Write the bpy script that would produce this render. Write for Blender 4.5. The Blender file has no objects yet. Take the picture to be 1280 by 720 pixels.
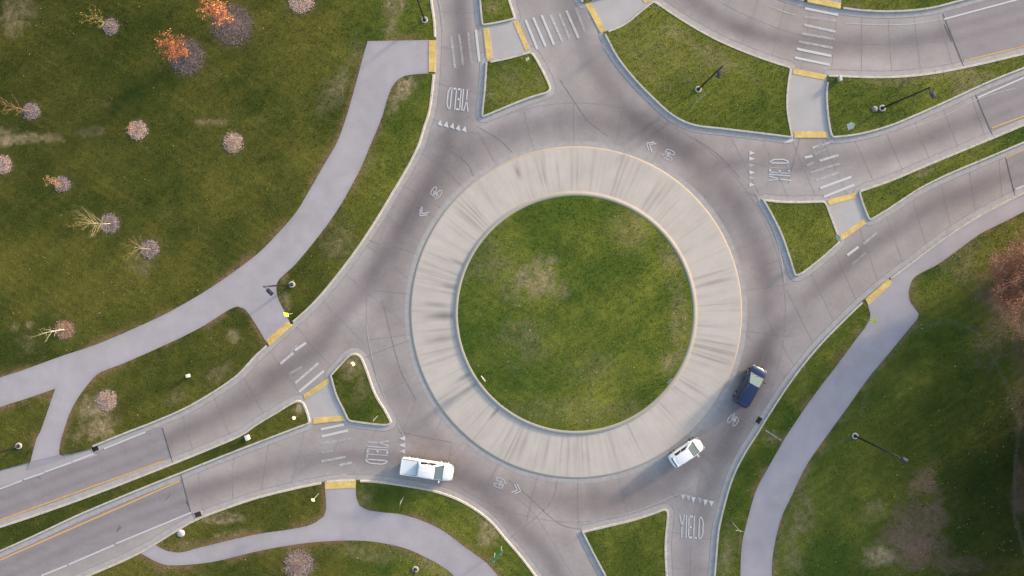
import bpy, bmesh, math, random
import numpy as np
from mathutils import Vector, Matrix
from mathutils.geometry import delaunay_2d_cdt
from mathutils.kdtree import KDTree

random.seed(7); rng = np.random.default_rng(7)
scene = bpy.context.scene
col = scene.collection
R = math.radians

# ------------------------------------------------------------------ camera / survey grid
H = 77.0; HFOV = R(74.0); TILT = R(-1.69)
F = 640.0 / math.tan(HFOV / 2)
CT, ST = math.cos(TILT), math.sin(TILT)

def W2(px, py):
    """survey sheet (1280x720) -> ground plan metres, works on arrays"""
    dx = np.asarray(px, float) - 640.0; dy = 360.0 - np.asarray(py, float)
    yy = dy * CT + F * ST; zz = dy * ST - F * CT
    k = H / (-zz)
    return dx * k, yy * k

def W(px, py, z=0.0):
    x, y = W2(px, py)
    return Vector((float(x), float(y), z))
MPP = H / F     # metres per sheet unit

# ------------------------------------------------------------------ helpers
def tag(o, label=None, cat=None, group=None, kind=None):
    if label: o['label'] = label
    if cat: o['category'] = cat
    if group: o['group'] = group
    if kind: o['kind'] = kind
    return o

def empty(name, loc, rz=0.0):
    o = bpy.data.objects.new(name, None); col.objects.link(o)
    o.empty_display_size = 0.3
    o.location = loc; o.rotation_euler = (0, 0, rz)
    return o

class MB:
    def __init__(s): s.v = []; s.f = []; s.c = []; s.sm = []
    def add(s, verts, faces, color=None, smooth=False):
        o = len(s.v); s.v += [tuple(p) for p in verts]
        for f in faces: s.f.append(tuple(i + o for i in f)); s.sm.append(smooth)
        c = color if color is not None else (1, 1, 1)
        s.c += [tuple(c)] * len(verts)
        return s
    def box(s, c, size, rz=0, color=None, taper=1.0):
        x, y, z = size[0] / 2, size[1] / 2, size[2] / 2
        vs = []
        for (a, b, d) in ((-1,-1,-1),(1,-1,-1),(1,1,-1),(-1,1,-1),(-1,-1,1),(1,-1,1),(1,1,1),(-1,1,1)):
            t = taper if d > 0 else 1
            p = Vector((a * x * t, b * y * t, d * z))
            if rz: p = Matrix.Rotation(rz, 3, 'Z') @ p
            vs.append(p + Vector(c))
        return s.add(vs, [(0,3,2,1),(4,5,6,7),(0,1,5,4),(1,2,6,5),(2,3,7,6),(3,0,4,7)], color)
    def tube(s, p0, p1, r0, r1, n=6, color=None, caps=True, smooth=True):
        p0, p1 = Vector(p0), Vector(p1); d = p1 - p0
        if d.length < 1e-6: return s
        d.normalize()
        a = d.orthogonal().normalized(); b = d.cross(a)
        vs = []
        for p, r in ((p0, r0), (p1, r1)):
            for i in range(n):
                t = 2 * math.pi * i / n
                vs.append(p + a * (r * math.cos(t)) + b * (r * math.sin(t)))
        fs = [(i, (i + 1) % n, n + (i + 1) % n, n + i) for i in range(n)]
        if caps: fs += [tuple(range(n - 1, -1, -1)), tuple(range(n, 2 * n))]
        return s.add(vs, fs, color, smooth)
    def build(s, name, mat, parent=None, bevel=0, sub=0, loc=None):
        me = bpy.data.meshes.new(name)
        me.from_pydata(s.v, [], s.f); me.update()
        if any(s.sm): me.polygons.foreach_set('use_smooth', s.sm)
        a = me.color_attributes.new('Col', 'FLOAT_COLOR', 'POINT')
        cc = np.ones((len(s.v), 4), np.float32); cc[:, :3] = np.array(s.c, np.float32).reshape(-1, 3)
        a.data.foreach_set('color', cc.ravel())
        o = bpy.data.objects.new(name, me); col.objects.link(o)
        me.materials.append(mat)
        if parent is not None: o.parent = parent
        if loc is not None: o.location = loc
        if bevel:
            m = o.modifiers.new('bevel', 'BEVEL'); m.width = bevel; m.segments = 3; m.limit_method = 'ANGLE'
        if sub:
            m = o.modifiers.new('sub', 'SUBSURF'); m.levels = sub; m.render_levels = sub
        return o

def np_mesh(name, verts, faces, cols, mat, smooth=False):
    me = bpy.data.meshes.new(name)
    verts = np.asarray(verts, np.float32); faces = np.asarray(faces, np.int32)
    n, k = len(faces), faces.shape[1]
    me.vertices.add(len(verts)); me.vertices.foreach_set('co', verts.ravel())
    me.loops.add(n * k); me.loops.foreach_set('vertex_index', faces.ravel())
    me.polygons.add(n)
    me.polygons.foreach_set('loop_start', np.arange(0, n * k, k, dtype=np.int32))
    me.polygons.foreach_set('loop_total', np.full(n, k, np.int32))
    me.update(calc_edges=True)
    if smooth: me.polygons.foreach_set('use_smooth', np.ones(n, bool))
    a = me.color_attributes.new('Col', 'FLOAT_COLOR', 'POINT')
    cc = np.ones((len(verts), 4), np.float32); cc[:, :3] = cols
    a.data.foreach_set('color', cc.ravel())
    o = bpy.data.objects.new(name, me); col.objects.link(o); me.materials.append(mat)
    return o

# smooth value noise on arrays
_lat = rng.random((256, 256))
def vnoise(x, y, seed=0):
    x = np.asarray(x, float) + seed * 17.31; y = np.asarray(y, float) + seed * 9.77
    xi = np.floor(x).astype(int); yi = np.floor(y).astype(int)
    fx = x - xi; fy = y - yi
    fx = fx * fx * (3 - 2 * fx); fy = fy * fy * (3 - 2 * fy)
    g = lambda a, b: _lat[a & 255, b & 255]
    return (g(xi, yi) * (1 - fx) + g(xi + 1, yi) * fx) * (1 - fy) + (g(xi, yi + 1) * (1 - fx) + g(xi + 1, yi + 1) * fx) * fy
def fbm(x, y, s, seed=0, o=4):
    t = 0; a = .5; n = 0
    for i in range(o):
        t = t + a * vnoise(np.asarray(x) / s, np.asarray(y) / s, seed + i * 3); n += a; a *= .5; s /= 2.03
    return t / n
def sstep(a, b, x):
    t = np.clip((x - a) / (b - a), 0, 1); return t * t * (3 - 2 * t)

def inside(poly, x, y):
    x = np.asarray(x); y = np.asarray(y); r = np.zeros(x.shape, bool)
    p = np.asarray(poly, float); n = len(p)
    bx0, by0 = p.min(0); bx1, by1 = p.max(0)
    m = (x >= bx0) & (x <= bx1) & (y >= by0) & (y <= by1)
    if not m.any(): return r
    xs, ys = x[m], y[m]; rr = np.zeros(xs.shape, bool); j = n - 1
    for i in range(n):
        yi, yj, xi, xj = p[i, 1], p[j, 1], p[i, 0], p[j, 0]
        if yi != yj:
            c = ((yi > ys) != (yj > ys)) & (xs < (xj - xi) * (ys - yi) / (yj - yi) + xi)
            rr ^= c
        j = i
    r[m] = rr
    return r

def smooth_line(pts, step=3.0, corner=38):
    """Catmull-Rom through points, keeping real corners"""
    P = [Vector((p[0], p[1])) for p in pts]; n = len(P)
    cor = [True] + [False] * (n - 2) + [True]
    for i in range(1, n - 1):
        a = P[i] - P[i - 1]; b = P[i + 1] - P[i]
        if a.length and b.length and a.angle(b) > R(corner): cor[i] = True
    out = []
    for i in range(n - 1):
        p1, p2 = P[i], P[i + 1]
        p0 = P[i - 1] if i > 0 and not cor[i] else p1 * 2 - p2
        p3 = P[i + 2] if i + 2 < n and not cor[i + 1] else p2 * 2 - p1
        L = (p2 - p1).length
        # centripetal-ish tangents scaled to segment length
        t1 = (p2 - p0); t1 = t1.normalized() * L if t1.length else p2 - p1
        t2 = (p3 - p1); t2 = t2.normalized() * L if t2.length else p2 - p1
        k = max(1, int(L / step))
        for q in range(k):
            t = q / k; h1 = 2*t**3 - 3*t*t + 1; h2 = t**3 - 2*t*t + t; h3 = -2*t**3 + 3*t*t; h4 = t**3 - t*t
            v = p1 * h1 + t1 * h2 + p2 * h3 + t2 * h4
            out.append((v.x, v.y))
    out.append((P[-1].x, P[-1].y))
    return out

def round_corners(pts, closed=False, it=2):
    A = np.array(pts, float)
    for _ in range(it):
        B = A.copy()
        if closed: B = .25 * np.roll(A, 1, 0) + .5 * A + .25 * np.roll(A, -1, 0)
        else: B[1:-1] = .25 * A[:-2] + .5 * A[1:-1] + .25 * A[2:]
        A = B
    return [tuple(p) for p in A]

# ------------------------------------------------------------------ materials
def new_mat(name):
    m = bpy.data.materials.new(name); m.use_nodes = True
    nt = m.node_tree; b = nt.nodes['Principled BSDF']
    return m, nt, b
def N(nt, t, **kw):
    n = nt.nodes.new(t)
    for k, v in kw.items(): setattr(n, k, v)
    return n
def ramp(nt, src, p0, c0, p1, c1):
    r = N(nt, 'ShaderNodeValToRGB'); e = r.color_ramp.elements
    e[0].position, e[0].color = p0, (*c0, 1); e[1].position, e[1].color = p1, (*c1, 1)
    nt.links.new(src, r.inputs[0]); return r.outputs[0]
def mulc(nt, a, b, fac=1.0):
    m = N(nt, 'ShaderNodeMix', data_type='RGBA', blend_type='MULTIPLY'); m.inputs[0].default_value = fac
    nt.links.new(a, m.inputs[6]); nt.links.new(b, m.inputs[7]); return m.outputs[2]
def noise(nt, co, scale, detail=4, rough=.6):
    n = N(nt, 'ShaderNodeTexNoise'); n.inputs['Scale'].default_value = scale
    n.inputs['Detail'].default_value = detail; n.inputs['Roughness'].default_value = rough
    nt.links.new(co, n.inputs['Vector']); return n.outputs['Fac']

def attr_mat(name, layers, rough=.9, bump=None, spec=.3, tint=None):
    """albedo = vertex colour 'Col' x noise layers (scale, lo, hi)"""
    m, nt, b = new_mat(name)
    co = N(nt, 'ShaderNodeTexCoord').outputs['Object']
    at = N(nt, 'ShaderNodeAttribute', attribute_name='Col').outputs['Color']
    c = at
    for (sc, lo, hi, det) in layers:
        f = noise(nt, co, sc, det)
        lo3 = lo if isinstance(lo, tuple) else (lo,) * 3; hi3 = hi if isinstance(hi, tuple) else (hi,) * 3
        c = mulc(nt, c, ramp(nt, f, .3, lo3, .7, hi3))
    nt.links.new(c, b.inputs['Base Color'])
    b.inputs['Roughness'].default_value = rough; b.inputs['Specular IOR Level'].default_value = spec
    if bump:
        bn = N(nt, 'ShaderNodeBump'); bn.inputs['Strength'].default_value = bump[1]; bn.inputs['Distance'].default_value = bump[2]
        nt.links.new(noise(nt, co, bump[0], 5, .7), bn.inputs['Height']); nt.links.new(bn.outputs[0], b.inputs['Normal'])
    return m
def flat_mat(name, c, rough=.5, metal=0, noise_amt=.12, scale=6, spec=.5, coat=0):
    m, nt, b = new_mat(name)
    co = N(nt, 'ShaderNodeTexCoord').outputs['Object']
    f = noise(nt, co, scale, 3)
    lo = tuple(x * (1 - noise_amt) for x in c); hi = tuple(min(1, x * (1 + noise_amt)) for x in c)
    nt.links.new(ramp(nt, f, .3, lo, .7, hi), b.inputs['Base Color'])
    b.inputs['Roughness'].default_value = rough; b.inputs['Metallic'].default_value = metal
    b.inputs['Specular IOR Level'].default_value = spec; b.inputs['Coat Weight'].default_value = coat
    return m

M_LAWN = attr_mat('lawn_turf', [(2.2, .90, 1.10, 5), (9.0, .86, 1.14, 3), (.35, .92, 1.08, 3)], .95, (7.0, .65, .08), .12)
M_BLADE = attr_mat('grass_blades', [(6.0, .8, 1.2, 2)], .8, None, .15)
M_CONC = attr_mat('road_concrete', [(.5, .93, 1.06, 5), (14.0, .93, 1.06, 3), (2.6, .95, 1.05, 4)], .85, (40, .25, .01), .3)
M_APRON = attr_mat('apron_concrete', [(.6, .95, 1.05, 5), (16.0, .95, 1.05, 3)], .85, (40, .2, .01), .3)
M_PATH = attr_mat('path_concrete', [(.45, .93, 1.06, 5), (12.0, .95, 1.05, 3)], .85, (40, .2, .01), .3)
M_KERB = attr_mat('kerb_concrete', [(1.6, .86, 1.1, 5), (14.0, .93, 1.06, 3)], .85, (30, .3, .01), .3)
M_JOINT = attr_mat('joint_sealant', [(3.0, .7, 1.25, 4)], .8, None, .2)
M_MULCH = attr_mat('mulch', [(9.0, .55, 1.4, 4), (3.0, .8, 1.2, 3)], .95, (14, .9, .06), .1)
M_BARK = attr_mat('bark', [(8.0, .75, 1.2, 4)], .9, None, .2)
M_LEAF = attr_mat('leaf', [(4.0, .8, 1.2, 2)], .7, None, .25)

def paint_mat(name, c, opa_bias=0.0):
    m, nt, b = new_mat(name)
    co = N(nt, 'ShaderNodeTexCoord').outputs['Object']
    at = N(nt, 'ShaderNodeAttribute', attribute_name='Col')
    sep = N(nt, 'ShaderNodeSeparateColor'); nt.links.new(at.outputs['Color'], sep.inputs[0])
    f1 = noise(nt, co, 1.6, 6, .7); f2 = noise(nt, co, 9, 4, .7)
    av = N(nt, 'ShaderNodeMath', operation='MULTIPLY_ADD'); nt.links.new(f2, av.inputs[0]); av.inputs[1].default_value = .5
    hv = N(nt, 'ShaderNodeMath', operation='MULTIPLY'); nt.links.new(f1, hv.inputs[0]); hv.inputs[1].default_value = .5
    nt.links.new(hv.outputs[0], av.inputs[2])
    sub = N(nt, 'ShaderNodeMath', operation='SUBTRACT'); nt.links.new(sep.outputs[0], sub.inputs[0]); nt.links.new(av.outputs[0], sub.inputs[1])
    mr = N(nt, 'ShaderNodeMapRange'); nt.links.new(sub.outputs[0], mr.inputs[0])
    mr.inputs[1].default_value = -.18; mr.inputs[2].default_value = .22; mr.inputs[3].default_value = 0; mr.inputs[4].default_value = .97
    nt.links.new(mr.outputs[0], b.inputs['Alpha'])
    b.inputs['Base Color'].default_value = (*c, 1); b.inputs['Roughness'].default_value = .7
    return m
M_WHITE = paint_mat('white_road_paint', (.60, .585, .59))
M_YELLOW = paint_mat('yellow_road_paint', (.66, .40, .14))
M_PAD = attr_mat('yellow_tactile', [(1.1, (.72,.74,.82), 1.1, 6), (5, .86, 1.08, 4), (18, .88, 1.08, 3)], .7, (22, .5, .012), .3)

# ------------------------------------------------------------------ plan: kerbed lawns
# each lawn = runs of ('k' kerbed | 'n' plain) points, joined in order
LAWNS = {
 'northwest': [('k', [(536,-160),(538,-60),(540,0),(543.5,25),(544.8,50),(544,80),(542.5,100),(541,115),(537.5,140),(531,160),(525,180),(512.5,206),(492.5,240),(470,277.5),(445,315),(411,359),(387.5,385),(365,405),(335,432.5),(320,446),(297.5,470),(265,492.5),(232.5,511),(195,527.5),(155,543),(117,558.5)]),
               ('n', [(113,561),(90,567),(75,568),(39,577),(0,587),(-160,632),(-700,790)]), ('n', [(-700,-500),(536,-500)])],
 'west_median': [('k', [(-160,707),(-80,682),(0,657.5),(50,641),(125,614),(215,579),(262,560),(302,542.5),(320,530),(345,515),(371,500),(379,501),(384,512),(389,529),(362,539),(320,555),(275,572.5),(225,592.5),(175,612.5),(100,644),(50,667.5),(0,690),(-80,725),(-160,762)]), ('n', [(-700,1010),(-700,850)])],
 'west_island': [('k', [(412.5,469),(427,453),(438,442),(446,440.5),(451,443.5),(460,465),(470,492.5),(482.5,513),(491,529),(484,532),(460,530),(435,526.5),(428,511),(420,495),(412.5,469)])],
 'south': [('k', [(-60,792),(40,750),(107,720),(172,691),(242,650),(280,635),(320,621.5),(357,612),(405,602),(425,600),(447,600),(470,601),(507,606),(540,612),(570,622),(595,636),(615,652),(632,672),(640,681),(655,699),(670,719),(700,762),(740,830)]), ('n', [(900,1200),(-700,1200),(-700,1070)])],
 'south_island': [('k', [(727,664),(752,658),(790,649),(815,641),(831,634.5),(836,637),(835,652),(832.5,680),(834,720),(838,770),(842,830)]),('n',[(835,860),(825,850)]),('k',[(818,830),(790,780),(756,720),(740,690),(727,664)])],
 'east': [('k', [(886,830),(890,770),(892,720),(894,695),(897,662),(905,627),(915,595),(930,565),(946,540),(960,517),(990,472),(1022,432),(1052,401),(1077,377),(1112,347.5),(1135,330),(1172,302),(1205,280),(1235,262.5),(1280,240),(1380,193),(1500,140)]), ('n', [(2000,-60),(2000,1200),(1000,1200)])],
 'east_island': [('k', [(952,249),(975,251.5),(1000,252),(1032,251),(1036,262),(1051,302),(1025,325),(1000,344),(993,346),(985,320),(975,292),(962,266),(952,249)])],
 'east_median': [('k', [(1420,97),(1350,125),(1280,155),(1220,180),(1160,205),(1110,226),(1072,239),(1078,258),(1086,277),(1110,262.5),(1150,236.5),(1185,219),(1235,198),(1280,179),(1350,151),(1420,121)]),('n',[(1421,109)])],
 'north_lawn': [('k', [(754,41),(770,71),(790,97),(815,123),(840,145),(865,157),(902,162),(960,169),(991,173),(985,140),(984.5,125),(986,105),(989.5,84),(960,75),(922,60.5),(890,46),(852,24),(817,0.5),(800,14),(780,30),(754,41)])],
 'northeast_lawn': [('k', [(1035,94),(1097,96),(1135,94.5),(1172,90),(1222,80),(1280,66.5),(1340,53),(1400,38),(1340,63),(1280,86),(1235,104),(1185,127),(1147,144),(1110,159),(1072,169),(1039,173),(1036,162),(1032.5,135),(1032,112),(1035,94)])],
 'top_lawn': [('k', [(820,-160),(870,-75),(920,-35),(975,-7),(1007,2.5),(1050,11),(1085,15),(1122,15.5),(1160,12),(1197,3),(1240,-9),(1330,-34),(1450,-70)]), ('n', [(2000,-260),(2000,-500),(820,-500)])],
 'north_island': [('k', [(607,78),(605,112),(602.5,135),(601.5,148),(615,142.5),(640,132),(665,122.5),(686,116.5),(689.5,111),(681,92),(670,72),(664,64),(640,71),(607,78)])],
 'north_median': [('k', [(594,-160),(596,-60),(599,0),(602,33),(625,29),(645,24.5),(637,0),(618,-60),(600,-160)]),('n',[(597,-180)])],
 'north_verge': [('k', [(690,-160),(712,-40),(727,5),(737,2),(775,-10),(800,-28),(790,-60),(770,-160)]),('n',[(730,-180)])],
}
# tactile pads: inner edge a-b, outer (road) edge d-c ; tuple (quad, zin, zout, label)
PADS = [
 ([(536,50.5),(544.8,50.5),(544,90.5),(536,90.5)], 'yellow tactile pad where the widest curving path meets the northern road'),
 ([(603.7,35),(611,34.5),(616.2,73.5),(608.7,76)], 'yellow tactile pad on west end of the northern refuge crossing'),
 ([(641.2,27.5),(647.5,26.3),(662.6,61.5),(656.8,63.6)], 'yellow tactile pad on east end of the northern refuge crossing'),
 ([(731,5),(738.5,2.5),(757.5,38),(750.5,41.5)], 'yellow tactile pad beside the corner of the big lamp lawn'),
 ([(802,-1),(808,-4.5),(813,1.5),(806,4)], 'cropped yellow tactile pad at the top tip of the lamp lawn'),
 ([(1007.5,-3.5),(1051,4.5),(1050,11.5),(1008.5,3)], 'yellow tactile pad across the top edge of the bypass crossing'),
 ([(991.5,85.5),(1033,94),(1032,100.5),(990.5,92.5)], 'yellow tactile pad just below the zebra stripes of the bypass'),
 ([(992,164.5),(1034.5,164.5),(1035,172.3),(993,172.3)], 'yellow tactile pad at south end of the walkway between two lamp lawns'),
 ([(1033.5,250),(1070,241),(1071.5,247),(1036,256.5)], 'yellow tactile pad at upper end of the eastern refuge'),
 ([(1050,294.5),(1081,272.5),(1083.5,278.5),(1051.5,301)], 'yellow tactile pad at lower end of the eastern refuge'),
 ([(1080.5,374),(1110,348.5),(1115.5,353),(1084.5,381.5)], 'yellow tactile pad where the shaded eastern path meets the road'),
 ([(333,424.5),(360,401.5),(365.5,406.5),(337,432.5)], 'yellow tactile pad near the fluorescent sign on the western path'),
 ([(379,494),(409.5,472.5),(412,478.5),(381.5,500)], 'yellow tactile pad at upper end of the western refuge'),
 ([(391,522.5),(429,519.5),(431.5,525.5),(392,530)], 'yellow tactile pad at lower end of the western refuge'),
 ([(406,602.3),(445.5,600.3),(445,609.5),(406.5,611)], 'yellow tactile pad where the southern path meets the road by the pickup'),
]
P1 = smooth_line([(536,50.5),(460,51.8),(455,68),(448.7,92),(441,120),(433.7,145),(422,177.5),(405,207),(387.5,237.5),(370,266),(344,296),(318,321),(265,359),(212,390),(175,407.5),(125,429),(75,446),(25,464),(0,472),(-160,530),(-500,650)]) + \
     smooth_line([(-500,690),(-160,567),(0,509),(37,497),(70,485.5),(60,515),(51,540),(47,547),(39,577)]) + \
     smooth_line([(75,568.5),(76,555),(80,540),(85,525),(91,510),(100,495),(115,475),(125,466),(155,454),(205,432),(250,410),(287,387),(297,383),(307,387),(320,405),(334,429)]) + \
     smooth_line([(363,403),(361,399),(355,387),(349,375),(346,360),(349,350),(370,330),(405,287),(427,255),(442.5,227),(452.5,207.5),(464,180),(477.5,147),(484,125),(490,110),(499,99),(510,94.5),(536,92)])
P2 = smooth_line([(176,690.5),(195,680.5),(207,687),(225,690),(250,684),(320,667.5),(370,660),(392,654),(405,645),(408,635),(406.5,609)]) + \
     smooth_line([(445,608),(446,622),(450,632),(460,637),(480,640),(502,642.5),(532,652),(557,665),(582,684),(607,702),(622,719),(655,765),(720,900)]) + \
     smooth_line([(660,900),(600,765),(567,719),(552,707),(532,696),(507,685),(470,677),(437,675),(395,677),(357,682),(320,689),(275,700),(250,704),(212,706),(197,702),(180,693)])
P3 = smooth_line([(1084,381),(1087,395),(1082,407),(1067,427),(1045,457),(1022,487),(1002,515),(986,539),(982,545),(962,580),(945,612),(935,645),(927,680),(925,720),(925,800),(935,950)]) + \
     smooth_line([(975,950),(964,800),(964,720),(966,690),(975,650),(990,617),(1007,582),(1036,540),(1060,507),(1085,472),(1110,442),(1132,415),(1146,398),(1147.5,392),(1136,375),(1135.5,362),(1142,347),(1172,330),(1197,312),(1225,292),(1255,277),(1280,264),(1380,216),(1500,160)]) + \
     smooth_line([(1500,143),(1380,196),(1280,243),(1235,265),(1205,282.5),(1172,304.5),(1135,332.5),(1112,350)])
P4 = [(1008,-3),(1050.5,5),(1055,-60),(1012,-70)]
WALKS = [  # road level concrete cut-throughs in the islands
 [(602.5,34.5),(645,25.5),(665,63.5),(607.5,77.5)],
 [(728,5.5),(780,-20),(815,0.5),(800,15),(780,31),(754.5,40.5)],
 [(989.5,84.5),(1035,94),(1032,112),(1032.5,135),(1036,162),(1039,172.5),(992,172.5),(985.5,140),(985,125),(986.5,105)],
 [(1033,251),(1072,240),(1086,277),(1051,302)],
 [(379,501),(412,470),(420,495),(434,526.5),(389.5,529.5),(384,512)],
]
CX, CY, RO, RI = 720.0, 390.5, 206.5, 148.0

# flatten lawn outlines
OUT = {}; KRUNS = {}
for k, runs in LAWNS.items():
    o = []; kr = []
    for t, pts in runs:
        if t == 'k':
            s = round_corners(smooth_line(pts), it=2); kr.append(s); o += s
        else: o += pts
    if math.dist(o[0], o[-1]) < .5: o = o[:-1]
    OUT[k] = o; KRUNS[k] = kr

# ------------------------------------------------------------------ colour surveys
# distance to kerb lines
kp = []
for kr in KRUNS.values():
    for s in kr: kp += s
for i in range(720):
    a = i * math.pi / 360; kp.append((CX + RO * math.cos(a), CY + RO * math.sin(a)))
kd = KDTree(len(kp))
for i, p in enumerate(kp): kd.insert((p[0], p[1], 0), i)
kd.balance()
pe = []
for P in (P1, P2, P3): pe += P
kdp = KDTree(len(pe))
for i, p in enumerate(pe): kdp.insert((p[0], p[1], 0), i)
kdp.balance()
def dist(kdt, X, Y): return np.array([kdt.find((x, y, 0))[2] for x, y in zip(X, Y)])
def dpoly(X, Y, pts):
    d = np.full(X.shape, 1e9)
    for (x0, y0), (x1, y1) in zip(pts[:-1], pts[1:]):
        vx, vy = x1 - x0, y1 - y0; L = vx * vx + vy * vy
        t = np.clip(((X - x0) * vx + (Y - y0) * vy) / L, 0, 1)
        d = np.minimum(d, np.hypot(X - x0 - t * vx, Y - y0 - t * vy))
    return d

LANES = [
 ([(-200,700),(0,632),(200,556),(320,494),(400,430),(450,370),(500,290),(545,215),(575,140),(580,60),(570,-60)], 13, .22),
 ([(705,-60),(712,10),(735,80),(790,145),(860,185)], 14, .16),
 ([(830,-30),(900,28),(960,47),(1040,55),(1120,55),(1200,40),(1400,-15)], 12, .24),
 ([(1400,70),(1280,122),(1180,165),(1090,195),(1000,207),(900,205)], 13, .18),
 ([(930,470),(960,425),(1010,365),(1080,312),(1160,262),(1280,208),(1400,160)], 13, .20),
 ([(-200,810),(0,718),(120,660),(240,615),(350,580),(430,568),(520,572),(600,610),(680,690),(720,760)], 13, .20),
 ([(862,760),(866,680),(880,620),(915,550),(960,450)], 13, .16),
]
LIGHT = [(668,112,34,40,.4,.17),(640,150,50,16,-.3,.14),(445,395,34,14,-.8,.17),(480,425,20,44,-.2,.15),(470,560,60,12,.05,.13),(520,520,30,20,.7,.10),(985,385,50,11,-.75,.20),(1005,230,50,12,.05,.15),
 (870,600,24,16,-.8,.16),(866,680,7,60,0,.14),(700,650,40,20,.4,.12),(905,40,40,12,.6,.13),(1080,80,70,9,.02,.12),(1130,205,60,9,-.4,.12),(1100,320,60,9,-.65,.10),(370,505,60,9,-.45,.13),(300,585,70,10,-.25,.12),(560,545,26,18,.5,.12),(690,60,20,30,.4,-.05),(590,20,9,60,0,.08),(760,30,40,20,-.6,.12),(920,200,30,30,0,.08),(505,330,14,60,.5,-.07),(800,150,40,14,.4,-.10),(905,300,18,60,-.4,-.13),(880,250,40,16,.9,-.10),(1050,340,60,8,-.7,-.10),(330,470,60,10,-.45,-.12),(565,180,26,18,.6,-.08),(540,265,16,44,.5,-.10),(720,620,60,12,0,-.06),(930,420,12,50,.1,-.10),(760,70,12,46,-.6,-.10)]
ASPH = [
 [(-900,500),(203,535),(216,579),(-900,1000)],
 [(-900,600),(225.5,591),(238.5,642),(-900,1100)],
 [(1178.5,10),(1204.5,84),(2000,-100),(2000,-300)],
 [(1219,118),(1241,170),(2000,-100),(2000,-300)],
 [(1257,190),(1269.5,248),(2000,-60),(2000,-200)],
]
def road_color(X, Y):
    n = len(X)
    base = np.array([.376, .327, .310])
    c = np.tile(base, (n, 1))
    r = np.hypot(X - CX, Y - CY); ang = np.arctan2(Y - CY, X - CX)
    # slab tone in sectors round the circle
    sec = np.floor(ang / (2 * math.pi / 28) + .3).astype(int) + 40 * (r > 262)
    tone = (np.sin(sec * 12.9898 + 4.1) * 43758.5453) % 1.0
    near = sstep(330, 280, r)
    k = 1 + near * (tone - .5) * .07
    blocks = vnoise(np.floor(X / 46 + Y / 90) * .37, np.floor(Y / 44 - X / 120) * .53, 5)
    k = k * (1 + (1 - near) * (blocks - .5) * .06)
    # rubber and oil in the wheel lanes
    dk = 1 - .27 * np.exp(-((r - 240) / 15) ** 2) * (.72 + .28 * np.cos(ang + .4)) * (.7 + .6 * fbm(X, Y, 34, 3, 3)) - .09 * np.exp(-((r - 252) / 30) ** 2)
    for pts, s, a in LANES:
        d = dpoly(X, Y, pts)
        dk = dk * (1 - 1.5 * a * np.exp(-(d / s) ** 2) * (.65 + .7 * fbm(X, Y, 60, 2, 3)) )
    k = k * dk
    dkb = dist(kd, X, Y)
    k = k * (1 + .10 * np.exp(-(dkb / 7) ** 2) - .08 * np.exp(-((dkb - 26) / 14) ** 2))
    k = k * (1 + .26 * (fbm(X, Y, 70, 8) - .5) + .20 * (fbm(X + Y * .3, Y, 18, 11) - .5))
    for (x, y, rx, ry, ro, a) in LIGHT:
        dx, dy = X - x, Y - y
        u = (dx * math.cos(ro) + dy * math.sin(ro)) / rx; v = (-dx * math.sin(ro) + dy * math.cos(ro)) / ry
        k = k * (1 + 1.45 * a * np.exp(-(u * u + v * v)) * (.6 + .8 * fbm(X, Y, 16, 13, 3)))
    # radial streaks on the circulatory road, broom marks
    st_ = fbm(ang * 260, r * .05, 6, 21, 3)
    k = k * (1 + near * .10 * (st_ - .5))
    c = c * k[:, None] * (np.array([1, .985, 1.03]) ** (np.clip(1 - dk, 0, .5) * 3)[:, None])
    warm = fbm(X, Y, 120, 31) - .5
    c[:, 0] *= 1 + .07 * warm; c[:, 2] *= 1 - .06 * warm
    am = np.zeros(n, bool)
    for P in ASPH: am |= inside(P, X, Y)
    ac = np.array([.295, .258, .264]) * (1 + .14 * (fbm(X, Y, 50, 41) - .5) + .10 * (fbm(X * .5 + Y, Y * 3, 8, 44) - .5))[:, None]
    for pts, s, a in LANES:
        d = dpoly(X, Y, pts); ac = ac * (1 - .12 * np.exp(-((d - 8) / 4) ** 2))[:, None]
    c[am] = ac[am]
    return np.clip(c, .02, .9)

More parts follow.
